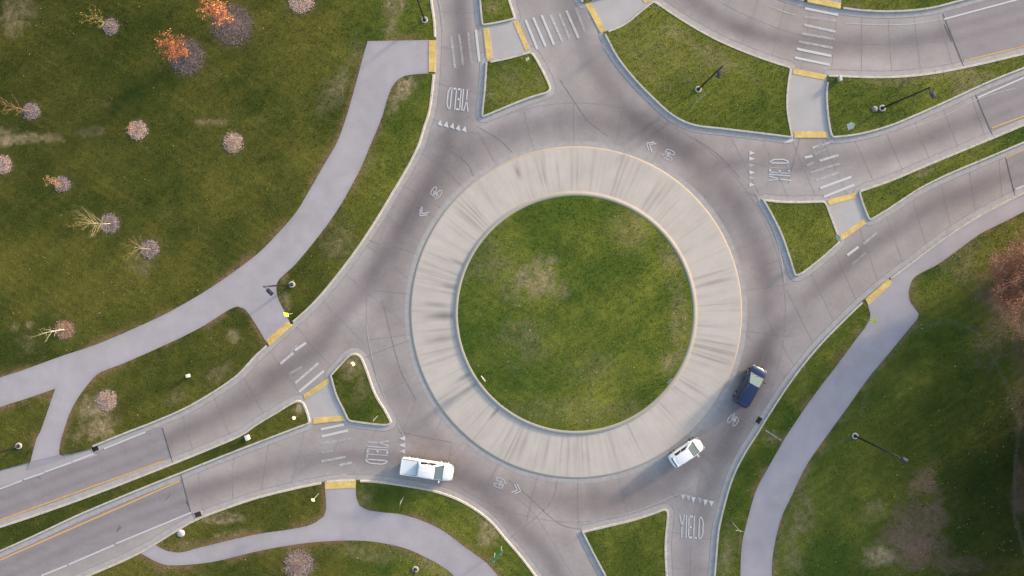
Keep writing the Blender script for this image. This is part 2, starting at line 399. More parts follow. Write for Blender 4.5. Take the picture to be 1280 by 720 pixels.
PATCH = [ # dry / bare patches: x,y,rx,ry,rot,strength,kind(0 straw,1 soil,2 dark green)
 (672,352,28,24,0,.75,0),(640,345,40,30,.3,.30,0),(660,430,40,30,0,.35,0),(745,465,30,25,0,.3,0),(790,290,30,22,.6,.35,0),(838,330,16,30,-.3,.5,0),(850,400,14,30,0,.4,0),(600,300,40,40,0,.25,0),
 (835,455,10,16,.6,.6,0),(700,510,90,18,0,.3,0),(740,330,50,40,.4,.55,2),(720,420,60,50,.2,.45,2),(640,270,30,20,.4,.4,2),(780,500,40,25,-.4,.35,2),
 (18,32,16,18,0,.6,0),(30,10,20,14,0,.5,0),(8,172,12,12,0,.8,0),(50,173,34,7,-.08,.75,0),(115,165,28,5,-.1,.45,0),(268,153,22,5,.05,.6,0),(172,335,14,14,-.9,.6,0),(36,406,9,8,0,.7,0),(22,409,7,7,0,.6,0),(35,425,14,16,0,.35,0),
 (118,510,20,14,-.3,.85,0),(118,538,30,14,-.25,.95,0),(292,421,11,9,0,.75,0),(275,466,16,9,-.5,.5,0),(230,492,20,10,-.4,.35,0),(305,330,20,10,-.6,.5,0),(290,345,26,7,-.6,.5,0),(133,131,8,6,0,.3,0),
 (420,110,14,34,.5,.5,0),(440,75,10,26,.4,.35,0),(494,15,12,34,.1,.75,0),(505,112,10,16,.5,.9,0),(488,130,8,16,.3,.6,0),(430,300,24,22,-.8,.45,0),(455,205,10,16,.6,.5,0),(357,377,7,12,0,.6,0),(355,345,6,8,0,.5,0),
 (440,452,12,16,.3,.7,0),(455,480,10,24,.4,.4,0),(377,512,9,13,.2,.85,0),(640,105,30,26,0,.3,0),(675,100,12,14,.4,.5,0),(614,8,10,8,0,.6,0),
 (272,648,28,7,-.1,.75,0),(286,668,26,6,-.15,.7,0),(235,680,20,8,-.1,.4,0),(614,668,12,16,.6,.75,0),(600,650,20,10,.6,.4,0),(200,708,14,8,0,.6,1),(460,690,60,9,.1,.35,0),(540,706,30,8,.4,.5,0),(455,625,8,14,0,.5,0),
 (1155,600,14,26,.3,.7,1),(1160,640,30,36,.5,.95,1),(1128,680,36,18,.5,1.0,1),(1100,692,20,12,.2,.8,0),(1150,690,30,22,0,.7,1),(1005,640,14,40,.3,.5,0),(990,690,14,30,.1,.45,0),(1095,640,20,14,.3,.5,0),(1180,705,60,10,0,.5,1),
 (1240,375,30,60,0,.8,1),(1205,330,22,30,.4,.45,0),(1275,610,10,34,0,.9,1),(1276,450,14,80,0,.5,1),(908,690,8,30,.1,.6,0),(962,546,12,8,0,.5,0),
 (1150,218,10,5,-.4,.6,0),(1145,233,5,4,0,.7,1),(1160,210,16,6,-.4,.4,0),(870,60,60,12,.45,.45,0),(800,80,50,10,.8,.35,0),(830,60,60,25,.5,.3,0),(1160,98,80,8,-.05,.5,0),(1205,108,24,12,-.3,.5,0),(1210,118,20,8,-.4,.55,1),(1070,10,18,6,0,.6,0),
 (790,700,70,50,0,.7,2),(960,450,40,120,.6,.4,2),(930,590,20,60,.3,.4,2),(1100,500,120,110,0,.6,2),(1250,650,60,100,0,.6,2),(150,90,70,60,.2,.4,2),(175,110,40,30,0,.45,2),(60,240,40,20,0,.35,2),(440,480,14,24,.3,.5,2),(355,240,40,60,.4,.35,2),(500,180,12,60,.5,.35,2),(490,615,26,10,.1,.5,2),(1030,330,16,10,0,.4,2),(1005,300,12,20,.3,.45,2),(1060,140,20,20,0,.45,2),(940,140,40,20,0,.35,2),(25,560,14,12,0,.3,2),(60,400,40,16,-.2,.4,2),(90,535,14,22,.2,.55,2),(190,310,5,5,0,.2,2),(200,240,40,30,-.7,.3,2),(225,225,14,8,0,.5,2),(60,300,12,12,0,.4,2),  # large dark green patches at lower right paint tree shade into the lawn
]
MULCH = [(291,32,23,0),(235,72,20,0),(139.5,34,9.5,1),(40.5,139.5,10,1),(173,163,11.5,2),(292.5,179,12,2),(5,206,11,2),(79,230.5,9.5,1),(138.5,279.5,11.5,1),(188.5,311.5,11,1),(82,412,11.5,3),(134.5,500,12.5,2),(375,704,17,1),(377,1,15,2)]
RINGLINE = [(962,740),(972,680),(985,640),(1000,605),(1020,572),(1045,553),(1064,546)]
RINGLINE2 = [(1076,520),(1080,500),(1090,470),(1120,432),(1145,408),(1190,401),(1222,415),(1240,445),(1262,490),(1274,525),(1268,580),(1266,640),(1280,690)]
def lawn_color(X, Y):
    n1 = fbm(X, Y, 90, 51, 4); n2 = fbm(X, Y, 26, 57, 4); n3 = fbm(X, Y, 7, 63, 3)
    ww = sstep(520, 380, X)[:, None]
    dark = np.array([.066, .100, .014]) * (1 - ww) + np.array([.050, .066, .010]) * ww
    oliv = np.array([.182, .184, .030]) * (1 - ww) + np.array([.140, .128, .024]) * ww
    n4 = fbm(X * .55 + Y * .83, (Y * .55 - X * .83) * .35, 30, 60, 3)
    t = np.clip(.50 + (n1 - .5) * 1.4 + (n2 - .5) * .6 + (n3 - .5) * .55 + (n4 - .5) * .9, 0, 1)
    # deeper green turf at upper left, corner vignette painted into the grass
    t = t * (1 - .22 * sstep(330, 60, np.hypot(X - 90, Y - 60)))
    c = dark * (1 - t[:, None]) + oliv * t[:, None]
    painted_shade = sstep(0, 1, (X - 1000) / 290) * sstep(0, 1, (Y - 330) / 280)
    c = c * (1 - .80 * painted_shade)[:, None]  # lower-right tree shade and corner vignette painted into the grass colour
    c = c * (1 - .22 * sstep(380, 40, np.hypot(X - 20, Y - 20)))[:, None]  # upper-left corner vignette, darkened in the grass colour
    for (mx, my, mr, mk) in MULCH:
        w = np.exp(-(np.hypot(X - mx, Y - my) / (mr * 1.15)) ** 4) * .55
        c = c * (1 - w[:, None]) + np.array([.20, .15, .115]) * w[:, None]
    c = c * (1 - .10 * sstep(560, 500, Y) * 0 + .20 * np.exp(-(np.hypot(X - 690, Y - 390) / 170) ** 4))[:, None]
    c = c * (1 + .10 * np.sin((X * .52 + Y * .85 * np.where(X > 700, 1, -1)) / 1.7 + 3 * n1) * sstep(.4, .6, n2))[:, None]
    # mower stripes, faint
    s1 = np.sin((X * .5 + Y * .86) / 7.0); c = c * (1 + .05 * s1 * (n1 > .5))[:, None]
    straw = np.array([.40, .295, .175]); soil = np.array([.25, .160, .108]); green = np.array([.034, .060, .008])
    for (x, y, rx, ry, ro, s, kd_) in sorted(PATCH, key=lambda p: (2, 0, 1).index(p[6]) if False else {2: 0, 0: 1, 1: 2}[p[6]]):
        m = (np.abs(X - x) < 2.5 * max(rx, ry)) & (np.abs(Y - y) < 2.5 * max(rx, ry))
        if not m.any(): continue
        dx, dy = X[m] - x, Y[m] - y
        u = (dx * math.cos(ro) + dy * math.sin(ro)) / rx; v = (-dx * math.sin(ro) + dy * math.cos(ro)) / ry
        q = np.hypot(u, v) + (n2[m] - .5) * 1.8 + (n3[m] - .5) * 1.7
        w = sstep(1.35, .35, q) * s * (.55 + .45 * sstep(.35, .6, n3[m]))
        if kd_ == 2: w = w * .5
        tgt = (straw, soil, green)[kd_]
        if kd_ == 0: w = w * (.85 if s > .6 else .6) * (.55 + .9 * sstep(.3, .65, fbm(X[m], Y[m], 4, 66, 2)))
        if kd_ == 1: w = w * .95
        c[m] = c[m] * (1 - w[:, None]) + tgt * (1 - (.45 * painted_shade[m] if kd_ == 1 else 0 * painted_shade[m]))[:, None] * w[:, None]  # soil takes part of the painted lower-right shade
    # worn brown fringe along the paths, thin one along kerbs
    dp = dist(kdp, X, Y)
    w = np.exp(-(dp / 6.0) ** 2) * .75 * sstep(.35, .62, n2 + .25 * (n3 - .5))
    c = c * (1 - w[:, None]) + np.array([.25, .155, .085]) * w[:, None]
    dk_ = dist(kd, X, Y)
    w = np.exp(-(dk_ / 4.0) ** 2) * .25 * sstep(.4, .65, n2)
    c = c * (1 - w[:, None]) + np.array([.20, .16, .07]) * w[:, None]
    for ln in (RINGLINE, RINGLINE2):
        w = np.exp(-(dpoly(X, Y, ln) / 1.8) ** 2) * .35 * (.4 + n2)
        c = c * (1 - w[:, None]) + np.array([.16, .17, .12]) * w[:, None]
    return c

# ------------------------------------------------------------------ ground sheets
gm = MB().add([(-1500,-1500,-.06),(1500,-1500,-.06),(1500,1500,-.06),(-1500,1500,-.06)], [(0,1,2,3)], (.075,.082,.016))
tag(gm.build('ground', M_LAWN), 'wide green grass ground reaching the horizon', kind='structure')

# road sheet
def road_sheet():
    step = 2.5
    xs = np.arange(-300, 1581, step); ys = np.arange(-200, 921, step)
    GX, GY = np.meshgrid(xs, ys); X, Y = GX.ravel(), GY.ravel()
    c = road_color(X, Y)
    wx, wy = W2(X, Y)
    v = np.stack([wx, wy, np.zeros_like(wx)], 1)
    nx, ny = len(xs), len(ys)
    i = (np.arange(ny - 1)[:, None] * nx + np.arange(nx - 1)[None, :]).ravel()
    f = np.stack([i, i + nx, i + nx + 1, i + 1], 1)
    # drop cells deep inside lawns
    cx, cy = X[i] + step / 2, Y[i] + step / 2
    keep = np.ones(len(i), bool)
    dkc = dist(kd, cx, cy)
    for o in OUT.values(): keep &= ~(inside(o, cx, cy) & (dkc > 8))
    o = np_mesh('road', v, f[keep], c, M_CONC)
    return tag(o, 'pale grey concrete roads and circulating lane of the roundabout with darker asphalt arms', kind='structure')
road_sheet()

ZL = .12
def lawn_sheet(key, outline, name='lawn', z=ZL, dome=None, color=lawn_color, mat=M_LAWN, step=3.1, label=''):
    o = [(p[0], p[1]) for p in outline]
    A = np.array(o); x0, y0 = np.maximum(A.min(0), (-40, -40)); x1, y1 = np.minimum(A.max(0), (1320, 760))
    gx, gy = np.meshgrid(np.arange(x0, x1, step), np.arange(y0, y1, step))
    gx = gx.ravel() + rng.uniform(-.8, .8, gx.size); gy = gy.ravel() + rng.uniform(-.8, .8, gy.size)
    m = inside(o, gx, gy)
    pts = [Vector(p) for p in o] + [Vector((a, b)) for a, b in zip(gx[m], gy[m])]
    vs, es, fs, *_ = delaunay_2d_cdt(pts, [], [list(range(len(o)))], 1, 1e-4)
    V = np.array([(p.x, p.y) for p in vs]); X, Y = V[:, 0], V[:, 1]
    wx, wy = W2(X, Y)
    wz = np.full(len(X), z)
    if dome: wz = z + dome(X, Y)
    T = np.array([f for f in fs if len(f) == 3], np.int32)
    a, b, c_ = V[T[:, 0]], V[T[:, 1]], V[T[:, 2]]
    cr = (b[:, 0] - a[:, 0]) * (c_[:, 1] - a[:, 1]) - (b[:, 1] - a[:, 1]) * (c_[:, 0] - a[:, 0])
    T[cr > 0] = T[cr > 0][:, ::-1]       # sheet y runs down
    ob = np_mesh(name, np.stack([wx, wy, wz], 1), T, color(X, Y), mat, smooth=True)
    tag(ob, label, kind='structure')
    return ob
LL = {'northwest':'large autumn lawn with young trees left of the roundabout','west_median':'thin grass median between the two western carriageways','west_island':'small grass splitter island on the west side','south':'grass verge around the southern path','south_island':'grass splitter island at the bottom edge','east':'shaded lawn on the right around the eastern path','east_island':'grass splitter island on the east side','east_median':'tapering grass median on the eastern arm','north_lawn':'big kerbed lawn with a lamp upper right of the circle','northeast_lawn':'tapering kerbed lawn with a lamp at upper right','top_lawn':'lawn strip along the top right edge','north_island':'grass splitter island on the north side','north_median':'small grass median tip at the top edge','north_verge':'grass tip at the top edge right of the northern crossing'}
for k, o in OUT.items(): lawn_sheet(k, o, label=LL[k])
circ = [(CX - 1 + (RI - 1.5) * math.cos(a), CY + 1 + (RI - 1.5) * math.sin(a)) for a in np.linspace(0, 2 * math.pi, 240, endpoint=False)]
lawn_sheet('c', circ, 'central_lawn', .22, lambda X, Y: .45 * np.clip(1 - (np.hypot(X - CX + 1, Y - CY - 1) / RI) ** 2, 0, 1), label='round grass central island with dry patches')

# apron
def apron():
    na, nr = 960, 26
    cx, cy = CX, CY
    rr = np.concatenate([[RO + 1.6, RO + .6, RO - .6], np.linspace(RO - 1.6, RI + 4.4, nr), [RI + 4.0, RI + 2.4, RI - .4, RI - 2.0]])
    zz = np.concatenate([[0.0, .05, .085], np.linspace(.088, .13, nr), [.135, .26, .275, .20]])
    A = np.linspace(0, 2 * math.pi, na, endpoint=False)
    AA, RRr = np.meshgrid(A, rr, indexing='ij')
    q = np.clip((RO - RRr) / (RO - RI), 0, 1)
    X = cx - q * 1.0 + RRr * np.cos(AA); Y = cy + q * 1.0 + RRr * np.sin(AA)
    wx, wy = W2(X.ravel(), Y.ravel())
    v = np.stack([wx, wy, np.tile(zz, na)], 1)
    a, r = AA.ravel(), RRr.ravel()
    base = np.array([.550, .485, .432])
    s1 = fbm(a * 80, r * .014, 1.0, 71, 2); s2 = fbm(a * 14, r * .015, 1.0, 77, 3); s3 = fbm(a * 120, r * .022, 1.0, 79, 4)
    wear = .7 + .6 * fbm(np.cos(a) * 3 + 9, np.sin(a) * 3 + 9, 1, 83, 2)
    mid = np.sin(np.pi * np.clip((RO - r) / (RO - RI), 0, 1)) ** .4
    k = 1 - .17 * sstep(.42, .88, s1) * (.35 + 1.3 * sstep(.35, .7, s2)) * wear * (.45 + .55 * mid) - .10 * (s2 - .5) - .30 * np.clip(s3 - .52, 0, 1) * (.5 + s2)
    # a few heavy scuffs on the west side, as tyres leave them
    for (aa, wa, r0, wr, s) in ((3.12, .020, 165, 22, .42), (3.20, .012, 175, 18, .25), (2.62, .012, 158, 14, .35), (2.52, .010, 162, 22, .28), (2.95, .02, 172, 18, .25), (3.35, .012, 160, 14, .3), (2.25, .008, 160, 10, .35), (4.32, .01, 190, 8, .35), (1.95, .012, 175, 24, .18), (3.55, .01, 158, 12, .3), (1.78, .009, 175, 25, .2)):
        da = np.abs((a - aa + np.pi) % (2 * np.pi) - np.pi)
        k = k * (1 - 1.3 * s * np.exp(-(da / wa) ** 2 * .5) * np.exp(-((r - r0) / wr) ** 2))
    k = k * (1 + .10 * (fbm(X.ravel(), Y.ravel(), 60, 91) - .5))
    c = base * k[:, None]
    nrr = len(rr)
    ring = np.tile(np.arange(nrr), na)
    c[ring < 3] = np.array([.44, .375, .31]); c[ring >= nrr - 4] = np.array([.40, .365, .315])
    i = (np.arange(na)[:, None] * nrr + np.arange(nrr - 1)[None, :]); j = (((np.arange(na) + 1) % na)[:, None] * nrr + np.arange(nrr - 1)[None, :])
    f = np.stack([i.ravel(), i.ravel() + 1, j.ravel() + 1, j.ravel()], 1)
    # keep upward normals
    o = np_mesh('truck_apron', v, f, np.clip(c, .05, .9), M_APRON)
    return tag(o, 'pale concrete truck apron ring with radial tyre scuffs around the central grass', kind='structure')
apron()

# kerbs and gutters
pad_polys = [np.array(q) for q, _ in PADS]
def near_pad(x, y):
    for q in pad_polys:
        c = q.mean(0); e = c + (q - c) * 1.10
        if inside(e, np.array([x]), np.array([y]))[0]: return True
    return False
def strip(mb, wl, sgn, prof, cols, closed=False):
    """sweep (inward offset, z) profile along plan polyline"""
    n = len(wl); m = len(prof); vs = []
    for i in range(n):
        a = wl[(i - 1) % n] if closed or i > 0 else wl[i]; b = wl[(i + 1) % n] if closed or i < n - 1 else wl[i]
        t = (b - a); t.z = 0
        if t.length < 1e-6: t = Vector((1, 0, 0))
        t.normalize(); nn = Vector((-t.y, t.x, 0)) * sgn
        for (d, z) in prof:
            p = wl[i] + nn * d; vs.append((p.x, p.y, z))
    o = len(mb.v); mb.v += vs
    for i in range(n): mb.c += cols
    for i in range(n if closed else n - 1):
        ii = (i + 1) % n
        for j in range(m - 1):
            q = (o + i * m + j, o + ii * m + j, o + ii * m + j + 1, o + i * m + j + 1)
            mb.f.append(q if sgn > 0 else q[::-1]); mb.sm.append(False)
KC = (.57, .52, .455); PC = (.405, .372, .362)
for key, runs in KRUNS.items():
    A = np.array(OUT[key]); wx, wy = W2(A[:, 0], A[:, 1])
    area = .5 * np.sum(wx * np.roll(wy, -1) - np.roll(wx, -1) * wy); sgn = 1 if area > 0 else -1
    kb, gb, jb = MB(), MB(), MB()
    for run in runs:
        closed = math.dist(run[0], run[-1]) < .5
        pts = run[:-1] if closed else run
        pieces = []; cur = []
        flags = [not near_pad(*p) for p in pts]
        if key == 'north_lawn': flags = [f for f in flags]
        if closed and all(flags): pieces = [(pts, True)]
        else:
            if closed:
                s = next((i for i, f in enumerate(flags) if not f), 0)
                pts2 = pts[s:] + pts[:s]; fl = flags[s:] + flags[:s]
                pts2.append(pts2[0]); fl.append(fl[0])
            else: pts2, fl = pts, flags
            for p, f in zip(pts2, fl):
                if f: cur.append(p)
                else:
                    if len(cur) > 1: pieces.append((cur, False))
                    cur = []
            if len(cur) > 1: pieces.append((cur, False))
        for pc, cl in pieces:
            wl = [W(*p) for p in pc]
            strip(kb, wl, sgn, [(-.05, 0), (.01, .148), (.03, .152), (.20, .155), (.21, .05)], [tuple(x * .62 for x in KC), tuple(x * .85 for x in KC), KC, KC, tuple(x * .7 for x in KC)], cl)  # bright top, dark dirty face: the kerb's shaded side painted into the colours
        wl = [W(*p) for p in pts]
        strip(gb, wl, sgn, [(-.62, .006), (-.035, .016)], [PC, tuple(x * 1.06 for x in PC)], closed)
        strip(jb, wl, sgn, [(-.665, .009), (-.615, .010)], [(.275, .24, .235)] * 2, closed)
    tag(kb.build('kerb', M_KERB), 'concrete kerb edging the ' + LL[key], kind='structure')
    tag(gb.build('gutter', M_KERB), 'light concrete gutter pan along the ' + LL[key], kind='structure')
    tag(jb.build('gutter_joint', M_JOINT), 'dark joint between gutter and road', kind='structure')
# ring gutter outside apron
gb = MB(); wl = [W(CX + (RO + 1.8) * math.cos(a), CY + (RO + 1.8) * math.sin(a)) for a in np.linspace(0, 2 * math.pi, 400, endpoint=False)]
strip(gb, wl, 1 if True else -1, [(0, .012), (.55, .006)], [(.43,.40,.385), (.385,.352,.342)], True)
gb.f = [f[::-1] for f in gb.f]
tag(gb.build('gutter', M_KERB), 'light concrete band around the foot of the apron', kind='structure')

# paths
def path_color(X, Y):
    k = 1 + .22 * (fbm(X, Y, 60, 101) - .5) + .12 * (fbm(X, Y, 9, 105) - .5)
    d = dist(kdp, X, Y); k = k * (1 - .10 * np.exp(-(d / 3.0) ** 2))
    return np.array([.405, .365, .385]) * k[:, None]
for P, lb in ((P1, 'wide pale concrete path sweeping down the left lawn'), (P2, 'pale concrete path curving along the bottom edge'), (P3, 'shaded pale path curving down the right side'), (P4, 'short path leaving the top edge')):
    lawn_sheet('p', P, 'path', ZL + .016, None, path_color, M_PATH, 4.0, lb)
def walk_color(X, Y):
    k = 1 + .12 * (fbm(X, Y, 40, 111) - .5) + .06 * (fbm(X, Y, 8, 115) - .5)
    return np.array([.45, .42, .41]) * k[:, None]
for P in WALKS: lawn_sheet('w', P, 'refuge_walkway', .020, None, walk_color, M_PATH, 4.0, 'pale concrete walkway cut through the traffic island')
mb = MB(); vs = [W(39,576.5,ZL+.014), W(75,567.5,ZL+.014), W(84,573,.018), W(33,589,.018)]
mb.add(vs, [(0,3,2,1)], (.385,.345,.36)); tag(mb.build('path_ramp', M_PATH), 'concrete ramp joining the left path to the road', kind='structure')
mb = MB(); vs = [W(39.5,577,.020), W(112,561.5,.020), W(122,569,.019), W(0,609,.019), W(0,588,.021)]
mb.add(vs, [(4,3,2,1,0)], (.40,.36,.365)); tag(mb.build('path_ramp', M_PATH), 'concrete roadside strip where the left path meets the road', kind='structure')

# pads: real sloped slabs with studs
for q, lb in PADS:
    w = [W(*p) for p in q]
    # which side is the road: farther from lawns is hard; islands sit at road level
    c = sum(w, Vector()) / 4
    isl = any(inside(P, np.array([np.mean([p[0] for p in q])]), np.array([np.mean([p[1] for p in q])]))[0] for P in WALKS)
    zt = .045 if isl else .165
    root = MB()
    top = [Vector((p.x, p.y, zt)) for p in w]; bot = [Vector((p.x, p.y, .0)) for p in w]
    top = [c.xy.to_3d() + Vector((0,0,zt)) + (p - c.xy.to_3d() - Vector((0,0,zt))) * .985 for p in top]
    pc = (.80, .56, .19)
    root.add(bot + top, [(4,5,6,7) if True else ()] + [(i, (i+1) % 4, 4 + (i+1) % 4, 4 + i) for i in range(4)], pc)
    # truncated domes, in a grid over the slab
    u = top[1] - top[0]; v = top[3] - top[0]
    nu, nv = max(2, int(u.length / .2)), max(2, int(v.length / .2))
    for i in range(nu):
        for j in range(nv):
            s, t = (i + .5) / nu, (j + .5) / nv
            p = top[0] * (1-s) * (1-t) + top[1] * s * (1-t) + top[2] * s * t + top[3] * (1-s) * t
            root.tube(p - Vector((0,0,.003)), p + Vector((0,0,.012)), .035, .022, 5, pc)
    me = root.build('tactile_pad', M_PAD)
    bm = bmesh.new(); bm.from_mesh(me.data); bmesh.ops.recalc_face_normals(bm, faces=bm.faces); bm.to_mesh(me.data); bm.free()
    tag(me, lb, 'tactile pad', 'yellow tactile pads at the crossings')

# ------------------------------------------------------------------ joints and cracks in the concrete
jb = MB()
def line(mb, pts, w, z, c, closed=False):
    wl = [W(*p) for p in pts]
    strip(mb, wl, 1, [(-w / 2, z), (w / 2, z)], [c, c], closed)
JC = (.275, .240, .236); JL = (.315, .275, .265)
for pts in ([(203,535),(216,579)], [(225.5,591),(238.5,641)], [(1178.5,17),(1204.5,83)], [(1219.5,119),(1240.5,169)], [(1257,196),(1269,246)]):
    line(jb, pts, .085, .0165, (.12, .108, .112))
def lerp_pairs(A, B, n0, n1, n):
    A = smooth_line(A, 2); B = smooth_line(B, 2)
    for i in range(n):
        t = n0 + (n1 - n0) * i / max(1, n - 1)
        yield A[min(len(A) - 1, int(t * (len(A) - 1)))], B[min(len(B) - 1, int(t * (len(B) - 1)))]
arms = [
 ([(210,520),(265,491),(320,446),(411,359),(470,277),(512,206),(541,115),(545,50),(540,0)], [(222,576),(302,543),(379,490),(441,440),(512,392),(545,275),(600,160),(607,78),(600,0)], 15),
 ([(240,640),(320,621),(405,602),(470,601),(540,612),(595,636),(640,682),(690,750)], [(230,592),(320,555),(389,529),(460,530),(535,490),(600,560),(700,600),(760,720)], 14),
 ([(817,0),(890,46),(960,75),(1035,94),(1135,94),(1200,84)], [(870,-75),(920,-35),(1007,3),(1085,15),(1122,15),(1180,17)], 11),
 ([(902,162),(991,173),(1072,169),(1147,144),(1220,112)], [(940,240),(1032,251),(1110,226),(1160,205),(1240,170)], 9),
 ([(990,472),(1077,377),(1135,330),(1205,280),(1260,247)], [(950,400),(1000,345),(1086,277),(1150,236),(1256,192)], 10),
 ([(892,720),(897,662),(915,595),(946,540),(990,472)], [(834,720),(835,640),(850,555),(900,500),(926,400)], 8),
]
for A, B, n in arms:
    for a, b in lerp_pairs(A, B, 0.03, .98, n):
        line(jb, [a, b], .035, .008, JL if random.random() < .6 else JC)
    As, Bs = smooth_line(A, 4), smooth_line(B, 4)
    n2 = 60
    mid = []
    for i in range(n2):
        t = i / (n2 - 1); a = As[int(t * (len(As) - 1))]; b = Bs[int(t * (len(Bs) - 1))]
        mid.append(((a[0] + b[0]) / 2, (a[1] + b[1]) / 2))
    line(jb, round_corners(mid, it=6), .03, .0085, JL)
for i in range(26):
    a = i * 2 * math.pi / 26 + .11
    r1 = 262 + random.uniform(-6, 10)
    line(jb, [(CX + (RO + 2) * math.cos(a), CY + (RO + 2) * math.sin(a)), (CX + r1 * math.cos(a), CY + r1 * math.sin(a))], .035, .0165 if False else .013, JL)
line(jb, [(CX + 262 * math.cos(a), CY + 262 * math.sin(a)) for a in np.linspace(0, 2 * math.pi, 300, endpoint=False)], .035, .0095, JL, True)
# visible tarred seams seen on the slab plan
for pts in ([(512,425),(480,437),(455,447)], [(700,100),(735,150),(760,170)], [(600,160),(625,175),(640,190)], [(636,600),(655,615),(700,655),(728,662)], [(697,598),(690,625),(660,655),(600,700)], [(500,540),(565,553),(562,575)], [(925,222),(900,195),(868,172)], [(985,120),(1020,128)], [(1000,172),(985,230)], [(470,270),(460,300),(475,305)], [(505,478),(470,495)], [(478,375),(500,460),(520,500)], [(560,185),(585,205),(592,220)], [(570,205),(592,175)], [(935,240),(955,250)], [(940,335),(975,325)]):
    line(jb, smooth_line(pts, 4), .075, .0105, JC)
tag(jb.build('pavement_joint', M_JOINT), 'thin dark joints between the concrete slabs', kind='structure')
# fine cracks on asphalt
cb = MB()
for pts in ([(207,625),(213,618)], [(146,665),(150,657)], [(148,662),(152,659)], [(18,600),(18,590),(0,602)], [(47,596),(51,598)], [(233,626),(235,632)], [(200,577),(203,575)], [(1180,30),(1190,52)]):
    line(cb, pts, .07, .012, (.12,.11,.115))
tag(cb.build('pavement_crack', M_JOINT), 'short dark cracks in the asphalt', kind='structure')

# ------------------------------------------------------------------ painted markings
ZP = .024
def ln(mb, a, b, wpx, wear):
    a, b = W(*a, ZP), W(*b, ZP); d = (b - a).normalized(); n = Vector((-d.y, d.x, 0)) * (wpx * MPP / 2)
    mb.add([a - n, b - n, b + n, a + n], [(0, 1, 2, 3)], (wear,) * 3)
def quad(mb, q, wear):
    w = [W(*p, ZP) for p in q]
    ar = sum(w[i].x * w[(i + 1) % len(w)].y - w[(i + 1) % len(w)].x * w[i].y for i in range(len(w)))
    if ar < 0: w = w[::-1]
    mb.add(w, [tuple(range(len(w)))], (wear,) * 3)
def mark(mb, name, label, mat=None): return tag(mb.build(name, mat or M_WHITE), label, kind='structure')
mb = MB()
for a, b in (((182,540),(130,561)), ((117,567),(91,577)), ((89,578),(56,590)), ((55,591),(30,599.5)), ((28,600.5),(0,611)), ((0,611),(-160,668))): ln(mb, a, b, 1.9, .86)
mark(mb, 'lane_line', 'white edge line on the upper western carriageway')
mb = MB()
for a, b in (((239,640.5),(145,679.5)), ((143,681),(86,705.5)), ((84,706.5),(52,719.5)), ((50,720.5),(-160,815))): ln(mb, a, b, 1.9, .90)
mark(mb, 'lane_line', 'white edge line on the lower western carriageway')
mb = MB(); ln(mb, (205,576), (0,650), 2.0, .70); ln(mb, (0,650), (-160,705), 2.0, .7); mark(mb, 'lane_line', 'yellow line on the upper western carriageway', M_YELLOW)
mb = MB(); ln(mb, (225,601), (0,700), 2.0, .80); ln(mb, (0,700), (-160,772), 2.0, .8); mark(mb, 'lane_line', 'yellow line on the lower western carriageway', M_YELLOW)
mb = MB(); ln(mb, (1180,24), (1270,0), 1.9, .9); ln(mb, (1270,0), (1420,-44), 1.9, .9); mark(mb, 'lane_line', 'white edge line on the asphalt bypass')
mb = MB(); ln(mb, (1205,76), (1280,58), 1.7, .66); ln(mb, (1280,58), (1400,28), 1.7, .66); mark(mb, 'lane_line', 'yellow line on the asphalt bypass', M_YELLOW)
mb = MB(); ln(mb, (1222,122), (1280,97), 1.9, .85); ln(mb, (1280,97), (1400,48), 1.9, .85); mark(mb, 'lane_line', 'white edge line on the eastern entry')
mb = MB(); ln(mb, (1240,160), (1280,145), 1.7, .72); ln(mb, (1280,145), (1420,88), 1.7, .7); mark(mb, 'lane_line', 'yellow line on the eastern entry', M_YELLOW)
mb = MB(); ln(mb, (1257,197.5), (1280,187), 1.7, .66); ln(mb, (1280,187), (1420,128), 1.7, .66); mark(mb, 'lane_line', 'yellow line on the eastern exit', M_YELLOW)
mb = MB(); ln(mb, (1269,236.5), (1300,224), 1.9, .9); ln(mb, (1300,224), (1400,180), 1.9, .9); mark(mb, 'lane_line', 'white edge line on the eastern exit')
